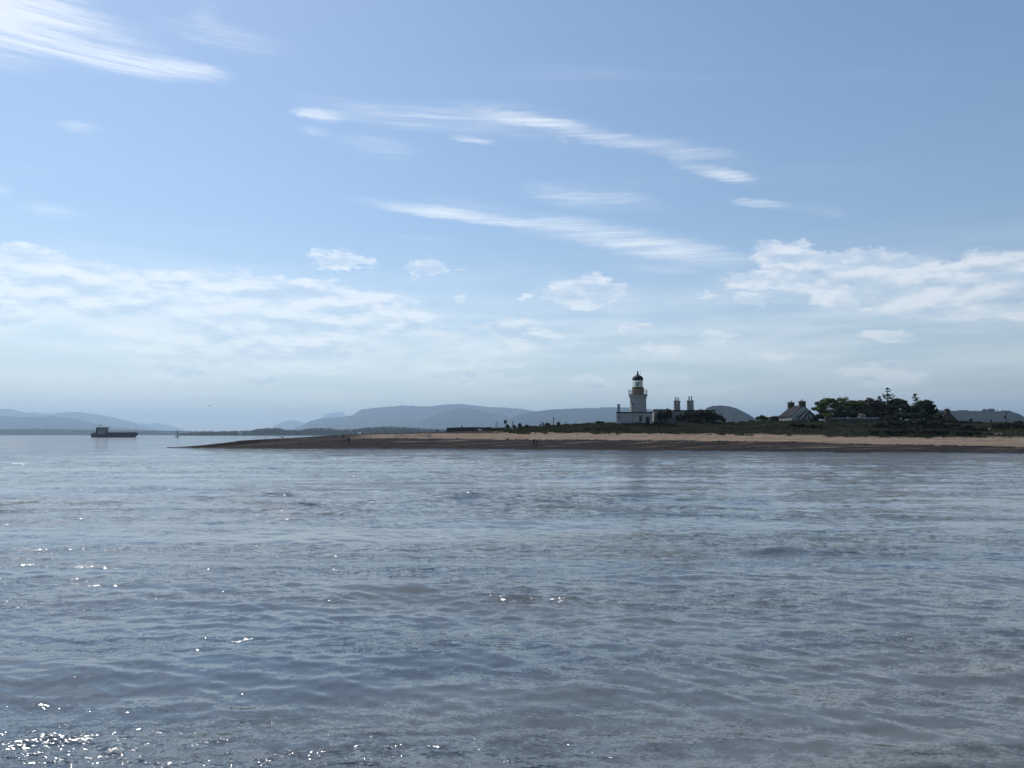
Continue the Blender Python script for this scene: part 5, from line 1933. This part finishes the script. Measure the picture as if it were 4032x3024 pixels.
person(2142, 207.2, 'person in dark top bending forward beside the bench', 'bend', 'black', 'grey', 1.72, R(-60))
person(3905.5, 206.5, 'dark figure standing on the skyline among the right-hand bushes', 'stand', 'navy', 'black', 1.75, R(10))
YB = 169.5
person(3915, YB, 'seated person in white, leftmost of the group on the sand', 'sit', 'white', 'pale', 1.6, R(40), group='people sitting on the sand')
person(3927, YB + 0.5, 'seated person in pale top and black trousers, tallest of the seated group', 'sit', 'pale', 'black', 1.85, R(10), group='people sitting on the sand')
person(3942, YB + 0.2, 'seated person in white top and dark trousers, third from the left of the seated group', 'sit', 'white', 'black', 1.7, R(-10), group='people sitting on the sand')
person(3956, YB + 0.3, 'seated person in dark olive, rightmost of the group on the sand', 'sit', 'olive', 'black', 1.65, R(-35), group='people sitting on the sand')


def dog():
    Y = 205.5
    x = at(1891, 1690, Y)[0]
    g = ground(x, Y)
    V = [(0.30, 0, 0.50), (0.05, 0, 0.47), (-0.25, 0, 0.51), (-0.40, 0, 0.60), (-0.52, 0, 0.70), (-0.66, 0, 0.66), (-0.76, 0, 0.63),   # rump .. neck, head, muzzle
         (0.42, 0, 0.50), (0.55, 0, 0.36), (0.62, 0, 0.20)]                                                                          # tail
    Rr = [(0.125, 0.13), (0.12, 0.125), (0.14, 0.165), (0.09, 0.10), (0.075, 0.08), (0.05, 0.055), (0.03, 0.032), 0.035, 0.028, 0.015]
    E = [(1, 0), (1, 2), (2, 3), (3, 4), (4, 5), (5, 6), (0, 7), (7, 8), (8, 9)]

    def chain(p0, pts, rs):
        q = p0
        for p, r in zip(pts, rs):
            V.append(p); Rr.append(r); E.append((q, len(V) - 1)); q = len(V) - 1
    for s in (-1, 1):
        dx = 0.05 * s
        chain(2, [(-0.27 + dx, s * 0.09, 0.40), (-0.25 + dx, s * 0.09, 0.22), (-0.27 + dx, s * 0.09, 0.05), (-0.32 + dx, s * 0.09, 0.02)], [0.065, 0.036, 0.03, 0.03])
        chain(0, [(0.24 - dx, s * 0.09, 0.36), (0.36 - dx, s * 0.09, 0.19), (0.32 - dx, s * 0.09, 0.05), (0.27 - dx, s * 0.09, 0.02)], [0.085, 0.04, 0.03, 0.03])
        chain(4, [(-0.50, s * 0.09, 0.69), (-0.47, s * 0.10, 0.60)], [0.028, 0.02])
    me = skin_mesh('dog', V, E, Rr, 1, 1)
    me.polygons.foreach_set('use_smooth', np.ones(len(me.polygons), bool))
    o = link_obj('dog', me, mat('white_dog_fur', (0.62, 0.61, 0.58), 0.9, 0.1, 6.0), None, (x, Y, g - 0.01))
    o.scale = (1.05, 1.05, 1.05)
    tag(o, 'white dog standing on the shingle in front of the dark wall', 'dog')


dog()


def boulder(px, py, Y, w, h, label, seed):
    rng = np.random.default_rng(seed)
    x, _ = at(px, py, Y)
    g = ground(x, Y)
    n, m = 9, 6
    V, Fc = [], []
    for j in range(m + 1):
        for k in range(n):
            a, b = 2 * math.pi * k / n, math.pi * j / m
            r = 1 + 0.22 * (rng.random() - 0.5)
            V.append((w * r * math.sin(b) * math.cos(a), w * 0.7 * r * math.sin(b) * math.sin(a), h * r * math.cos(b)))
    for j in range(m):
        for k in range(n):
            Fc.append((j * n + k, (j + 1) * n + k, (j + 1) * n + (k + 1) % n, j * n + (k + 1) % n))
    me = bpy.data.meshes.new('boulder')
    me.from_pydata(V, [], Fc)
    z = at(px, py, Y)[1]
    o = link_obj('boulder', me, mat('chalky_boulder', (0.5, 0.49, 0.47), 0.95, 0.2, 2.0), None, (x, Y, max(z, g + h * 0.3)))
    tag(o, label, 'boulder', 'pale boulders among the right-hand bushes')


boulder(3904.5, 1679, 188.0, 0.36, 0.20, 'pale boulder on the bank among the right-hand bushes, the upper one', 1)
boulder(3893.5, 1690, 181.0, 0.38, 0.17, 'pale flat boulder on the bank among the right-hand bushes, the lower one', 2)


# ------------------------------------------------------------------ ship, yacht, boat, far houses, gull
def cargo_ship():
    Y = 1025.0
    s = Y / F
    x0, _ = at(358, 1722, Y)
    x1, _ = at(545.5, 1722, Y)
    cx = (x0 + x1) / 2
    root = empty('cargo_ship', (cx, Y, 0), 0, 'dark coaster cargo ship with wheelhouse at the stern, far out on the left', 'ship')
    X = lambda cxp: at(330 + cxp / 5.53, 1722, Y)[0] - cx
    Zp = lambda cyp: at(400, 1640 + cyp / 5.53, Y)[1]
    B = 5.5
    M_hull = mat('hull_paint', (0.010, 0.016, 0.018), 0.5, 0.2, 0.3)
    M_hull2 = mat('hull_upper_grey', (0.022, 0.028, 0.036), 0.5, 0.2, 0.3)
    M_ship = mat('ship_white', (0.22, 0.23, 0.25), 0.6, 0.15, 0.5)
    M_deck = mat('hatch_dark', (0.016, 0.019, 0.024), 0.6, 0.2, 0.3)
    # hull: stations along x with half beam and sheer
    st = [(150, 0.55, 385), (200, 0.9, 382), (300, 1.0, 380), (500, 1.0, 382), (800, 1.0, 383), (1000, 0.98, 378), (1050, 0.9, 374), (1080, 0.8, 364), (1140, 0.5, 356), (1196, 0.06, 350)]

    def hull(zfun0, zfun1, r0, r1, name, m, parent):
        V, Fc = [], []
        for (cxp, hb, top) in st:
            zt, zb = zfun1(top), zfun0(top)
            rake = 0.0
            if cxp > 1000: rake = -(cxp - 1000) / 190 * 6.0
            if cxp < 200: rake = (200 - cxp) / 50 * 4.2
            V += [(X(cxp) + rake * r0, -B * hb * (1 - 0.06 * r0), zb), (X(cxp) + rake * r1, -B * hb * (1 - 0.06 * r1), zt), (X(cxp) + rake * r1, B * hb * (1 - 0.06 * r1), zt), (X(cxp) + rake * r0, B * hb * (1 - 0.06 * r0), zb)]
        n = len(st)
        for i in range(n - 1):
            a, b = i * 4, i * 4 + 4
            for k in range(4):
                Fc.append((a + k, b + k, b + (k + 1) % 4, a + (k + 1) % 4))
        Fc += [(0, 1, 2, 3), (n * 4 - 1, n * 4 - 2, n * 4 - 3, n * 4 - 4)]
        return MB().add(V, Fc).build(name, m, parent)
    hl = hull(lambda t: -0.6, lambda t: 1.6, 1.0, 0.55, 'hull', M_hull, root)
    hull(lambda t: 1.605, lambda t: Zp(t), 0.55, 0.0, 'bulwark', M_hull2, hl)
    # hatch coamings
    xs = [490, 676, 864, 1050]
    for k in range(3):
        o = MB().box(X(xs[k]) + 0.08, X(xs[k + 1]) - 0.08, -4.3, 4.3, Zp(386), Zp(352)).build('hatch_coaming', M_deck, root)
        MB().box(X(xs[k]) + 0.05, X(xs[k + 1]) - 0.05, -4.45, 4.45, Zp(351.8), Zp(346)).build('hatch_cover', M_deck, o)
    # accommodation
    h = MB().box(X(340), X(490), -4.6, 4.6, Zp(386), Zp(300)).build('deckhouse', M_ship, root)
    MB().box(X(222), X(345), -4.4, 4.4, Zp(388), Zp(352)).build('poop_deck', M_hull2, root)
    MB().box(X(350), X(480), -4.2, 4.2, Zp(299.9), Zp(266)).build('upper_deckhouse', M_ship, h)
    br = MB().box(X(345), X(505), -5.6, 5.6, Zp(265.9), Zp(243)).build('bridge', mat('bridge_glass_band', (0.03, 0.036, 0.042), 0.3, 0.15, 1.0), root)
    MB().box(X(338), X(512), -5.8, 5.8, Zp(242.9), Zp(238)).build('bridge_roof', M_hull2, br)
    for k in range(6):
        y = -5.62
        xa = X(352 + k * 26)
        MB().box(xa, xa + 0.9 * 1.6, y, y + 0.015, Zp(262), Zp(247)).build('window', M_glassdark, br)
    for k in range(4):
        xa = X(362 + k * 32)
        MB().box(xa, xa + 0.7, -4.63, -4.603, Zp(330), Zp(316)).build('window', M_glassdark, h)
    fu = MB().prism([(X(281), Zp(352)), (X(352), Zp(352)), (X(352), Zp(250)), (X(330), Zp(236)), (X(281), Zp(240))], -2.4, 2.4).build('funnel', M_deck, root)
    MB().lathe([(0.5, Zp(242)), (0.45, Zp(222))], 8, cx=X(308), cy=0).build('exhaust_pipe', M_deck, fu)
    ms = MB().tube([(X(368), 0, Zp(240)), (X(368), 0, Zp(180))], 0.12, 6).tube([(X(368), 0, Zp(205)), (X(352), 0, Zp(190))], 0.1, 6).tube([(X(352), 0, Zp(195)), (X(352), 0, Zp(170))], 0.1, 6).tube([(X(384), 0, Zp(215)), (X(404), 0, Zp(185))], 0.09, 6).tube([(X(335), 0, Zp(190)), (X(372), 0, Zp(186))], 0.16, 6)
    ms.build('radar_mast', M_galv, root)
    MB().box(X(334), X(362), -0.4, 0.4, Zp(190), Zp(178)).build('radar', M_hull2, root)
    lb = MB().tube([(X(500), -3.6, Zp(300)), (X(525), -3.6, Zp(303)), (X(548), -3.6, Zp(300))], [0.7, 1.6, 0.6], 10).build('lifeboat', M_deck, root, True)
    MB().tube([(X(512), -3.6, Zp(345)), (X(508), -3.6, Zp(290)), (X(530), -3.6, Zp(282))], 0.16, 6).build('davit', M_hull2, lb)
    MB().tube([(X(1128), 0, Zp(372)), (X(1128), 0, Zp(205))], [0.4, 0.25], 6).tube([(X(1116), 0, Zp(240)), (X(1140), 0, Zp(240))], 0.12, 5).build('foremast', M_galv, root)
    for c in (1050, 1112):
        MB().lathe([(1.6, Zp(372)), (1.7, Zp(350)), (1.1, Zp(340)), (0.5, Zp(334))], 10, cx=X(c), cy=0).build('windlass', M_deck, root, True)
    MB().tube([(X(1172), -1.2, Zp(385)), (X(1200), -1.2, Zp(425)), (X(1216), -1.2, Zp(448))], 0.12, 5).build('anchor_chain', M_deck, root)
    rl = MB()
    rl.tube([(X(155), -B * 0.6, Zp(365)), (X(200), -B * 0.9, Zp(364)), (X(300), -B, Zp(364))], 0.07, 4)
    for c in (160, 185, 210, 235, 260, 285):
        rl.tube([(X(c), -B * 0.85, Zp(383)), (X(c), -B * 0.85, Zp(364))], 0.05, 4)
    rl.build('railing', M_galv, root)


cargo_ship()


def yacht():
    Y = 1010.0
    x, _ = at(697, 1722, Y)
    root = empty('sailing_yacht', (x, Y, 0), R(70), 'small sailing yacht with bare mast, right of the cargo ship', 'yacht')
    V, Fc = [], []
    st = [(-3.6, 0.7, 0.75), (-2, 1.1, 0.75), (0, 1.25, 0.8), (2, 0.85, 0.95), (3.9, 0.05, 1.15)]
    for (xx, hb, zt) in st:
        V += [(xx * 0.92, -hb * 0.55, -0.4), (xx, -hb, zt), (xx, hb, zt), (xx * 0.92, hb * 0.55, -0.4)]
    for i in range(len(st) - 1):
        a, b = 4 * i, 4 * i + 4
        for k in range(4):
            Fc.append((a + k, b + k, b + (k + 1) % 4, a + (k + 1) % 4))
    Fc += [(0, 1, 2, 3), (19, 18, 17, 16)]
    MB().add(V, Fc).build('hull', mat('yacht_hull', (0.06, 0.07, 0.09), 0.4, 0.1, 1.0), root)
    MB().prism([(-1.6, 0.78), (1.6, 0.86), (1.1, 1.35), (-1.5, 1.3)], -0.7, 0.7).build('cabin', M_hull_pale, root)
    m = MB().tube([(0.5, 0, 0.8), (0.5, 0, 10.8)], [0.32, 0.26], 6).build('mast', M_hull_dark, root)
    MB().tube([(0.5, 0, 1.9), (-3.2, 0, 2.0)], [0.16, 0.14], 6).build('boom', M_hull_dark, m)
    MB().tube([(0.5, 0, 10.7), (3.85, 0, 1.2)], 0.06, 4).build('forestay', M_hull_dark, m)
    MB().tube([(0.5, 0, 10.7), (-3.5, 0, 0.9)], 0.05, 4).build('backstay', M_hull_dark, m)
    for sg in (-1, 1):
        MB().tube([(0.5, sg * 0.8, 6.5), (0.5, 0, 6.5)], 0.05, 4).build('spreader', M_hull_dark, m)


M_hull_pale = mat('yacht_cabin', (0.22, 0.23, 0.25), 0.5, 0.1, 1.0)
M_hull_dark = mat('spar_dark', (0.03, 0.035, 0.045), 0.5, 0.1, 1.0)
yacht()


def small_boat():
    Y = 930.0
    x, _ = at(1111, 1723, Y)
    root = empty('small_boat', (x, Y, 0), R(15), 'tiny dark motorboat off the tip of the shingle spit', 'boat')
    V, Fc = [], []
    st = [(-1.9, 0.75, 0.55), (0, 0.85, 0.6), (1.2, 0.6, 0.75), (2.1, 0.04, 0.95)]
    for (xx, hb, zt) in st:
        V += [(xx * 0.92, -hb * 0.6, -0.3), (xx, -hb, zt), (xx, hb, zt), (xx * 0.92, hb * 0.6, -0.3)]
    for i in range(len(st) - 1):
        a, b = 4 * i, 4 * i + 4
        for k in range(4):
            Fc.append((a + k, b + k, b + (k + 1) % 4, a + (k + 1) % 4))
    Fc += [(0, 1, 2, 3), (15, 14, 13, 12)]
    MB().add(V, Fc).build('hull', M_hull_dark, root)
    c = MB().prism([(-0.6, 0.58), (0.7, 0.62), (0.4, 1.9), (-0.5, 1.9)], -0.55, 0.55).build('cabin', M_hull_dark, root)
    MB().box(-0.7, 0.6, -0.62, 0.62, 1.902, 1.98).build('cabin_roof', M_hull_dark, c)
    MB().box(-2.25, -1.95, -0.2, 0.2, -0.2, 0.95).build('outboard', M_hull_dark, root)


small_boat()


def far_house(px, py, Y, w, d, h, label):
    x, z = at(px, py, Y)
    root = empty('far_house', (x, Y, z), R(px % 30 - 15), label, 'house', 'white houses on the far shore')
    wm = mat('far_white_wall', (0.85, 0.85, 0.84), 0.8, 0.05, 0.5)
    MB().box(-w / 2, w / 2, 0, d, -4, h).build('wall', wm, root)
    MB().prism([(-w / 2 - 0.4, h + 0.01), (w / 2 + 0.4, h + 0.01), (w / 2 - 0.5, h + 1.9), (-w / 2 + 0.5, h + 1.9)], -0.4, d + 0.4).build('roof', mat('far_pale_roof', (0.7, 0.7, 0.72), 0.4, 0.1, 0.5), root)
    MB().box(-w / 6, w / 6, -0.06, -0.01, 0.8, 2.2).build('window', M_glassdark, root)


far_house(1415, 1706, 2900, 9, 7, 3.6, 'bright white house on the far shore just above the spit')
far_house(945, 1706, 3300, 10, 7, 3.4, 'white house on the far wooded shore between yacht and spit')
far_house(75, 1655, 9300, 34, 16, 9, 'white building high on the left hillside')


def gull():
    Y = 170.0
    x, z = at(825, 1597, Y)
    root = empty('gull', (x, Y, z), R(25), 'small grey gull flying low over the water, left of centre', 'bird')
    gm = mat('gull_plumage', (0.22, 0.23, 0.24), 0.8, 0.15, 6.0)
    MB().tube([(-0.24, 0, 0.0), (-0.12, 0, 0.0), (0.05, 0, 0.0), (0.16, 0, 0.02), (0.21, 0, 0.02), (0.26, 0, 0.005)], [0.015, 0.05, 0.062, 0.04, 0.032, 0.008], 8).build('body', gm, root, True)
    for sg in (-1, 1):
        V = []
        for (yy, xx, ch, zz) in ((0.03, 0.02, 0.17, 0.02), (0.22, 0.07, 0.15, 0.11), (0.42, 0.02, 0.10, 0.10), (0.60, -0.09, 0.03, 0.05)):
            V += [(xx + ch / 2, sg * yy, zz), (xx - ch / 2, sg * yy, zz - 0.005), (xx - ch / 2, sg * yy, zz + 0.008), (xx + ch / 2, sg * yy, zz + 0.012)]
        Fc = []
        for i in range(3):
            a, b = 4 * i, 4 * i + 4
            for k in range(4):
                Fc.append((a + k, b + k, b + (k + 1) % 4, a + (k + 1) % 4))
        Fc += [(0, 1, 2, 3), (15, 14, 13, 12)]
        MB().add(V, Fc).build('wing', gm, root)
    MB().prism([(-0.24, 0.03), (-0.36, 0.06), (-0.36, -0.06), (-0.24, -0.03)], -0.006, 0.006, 'z').build('tail', gm, root)


gull()
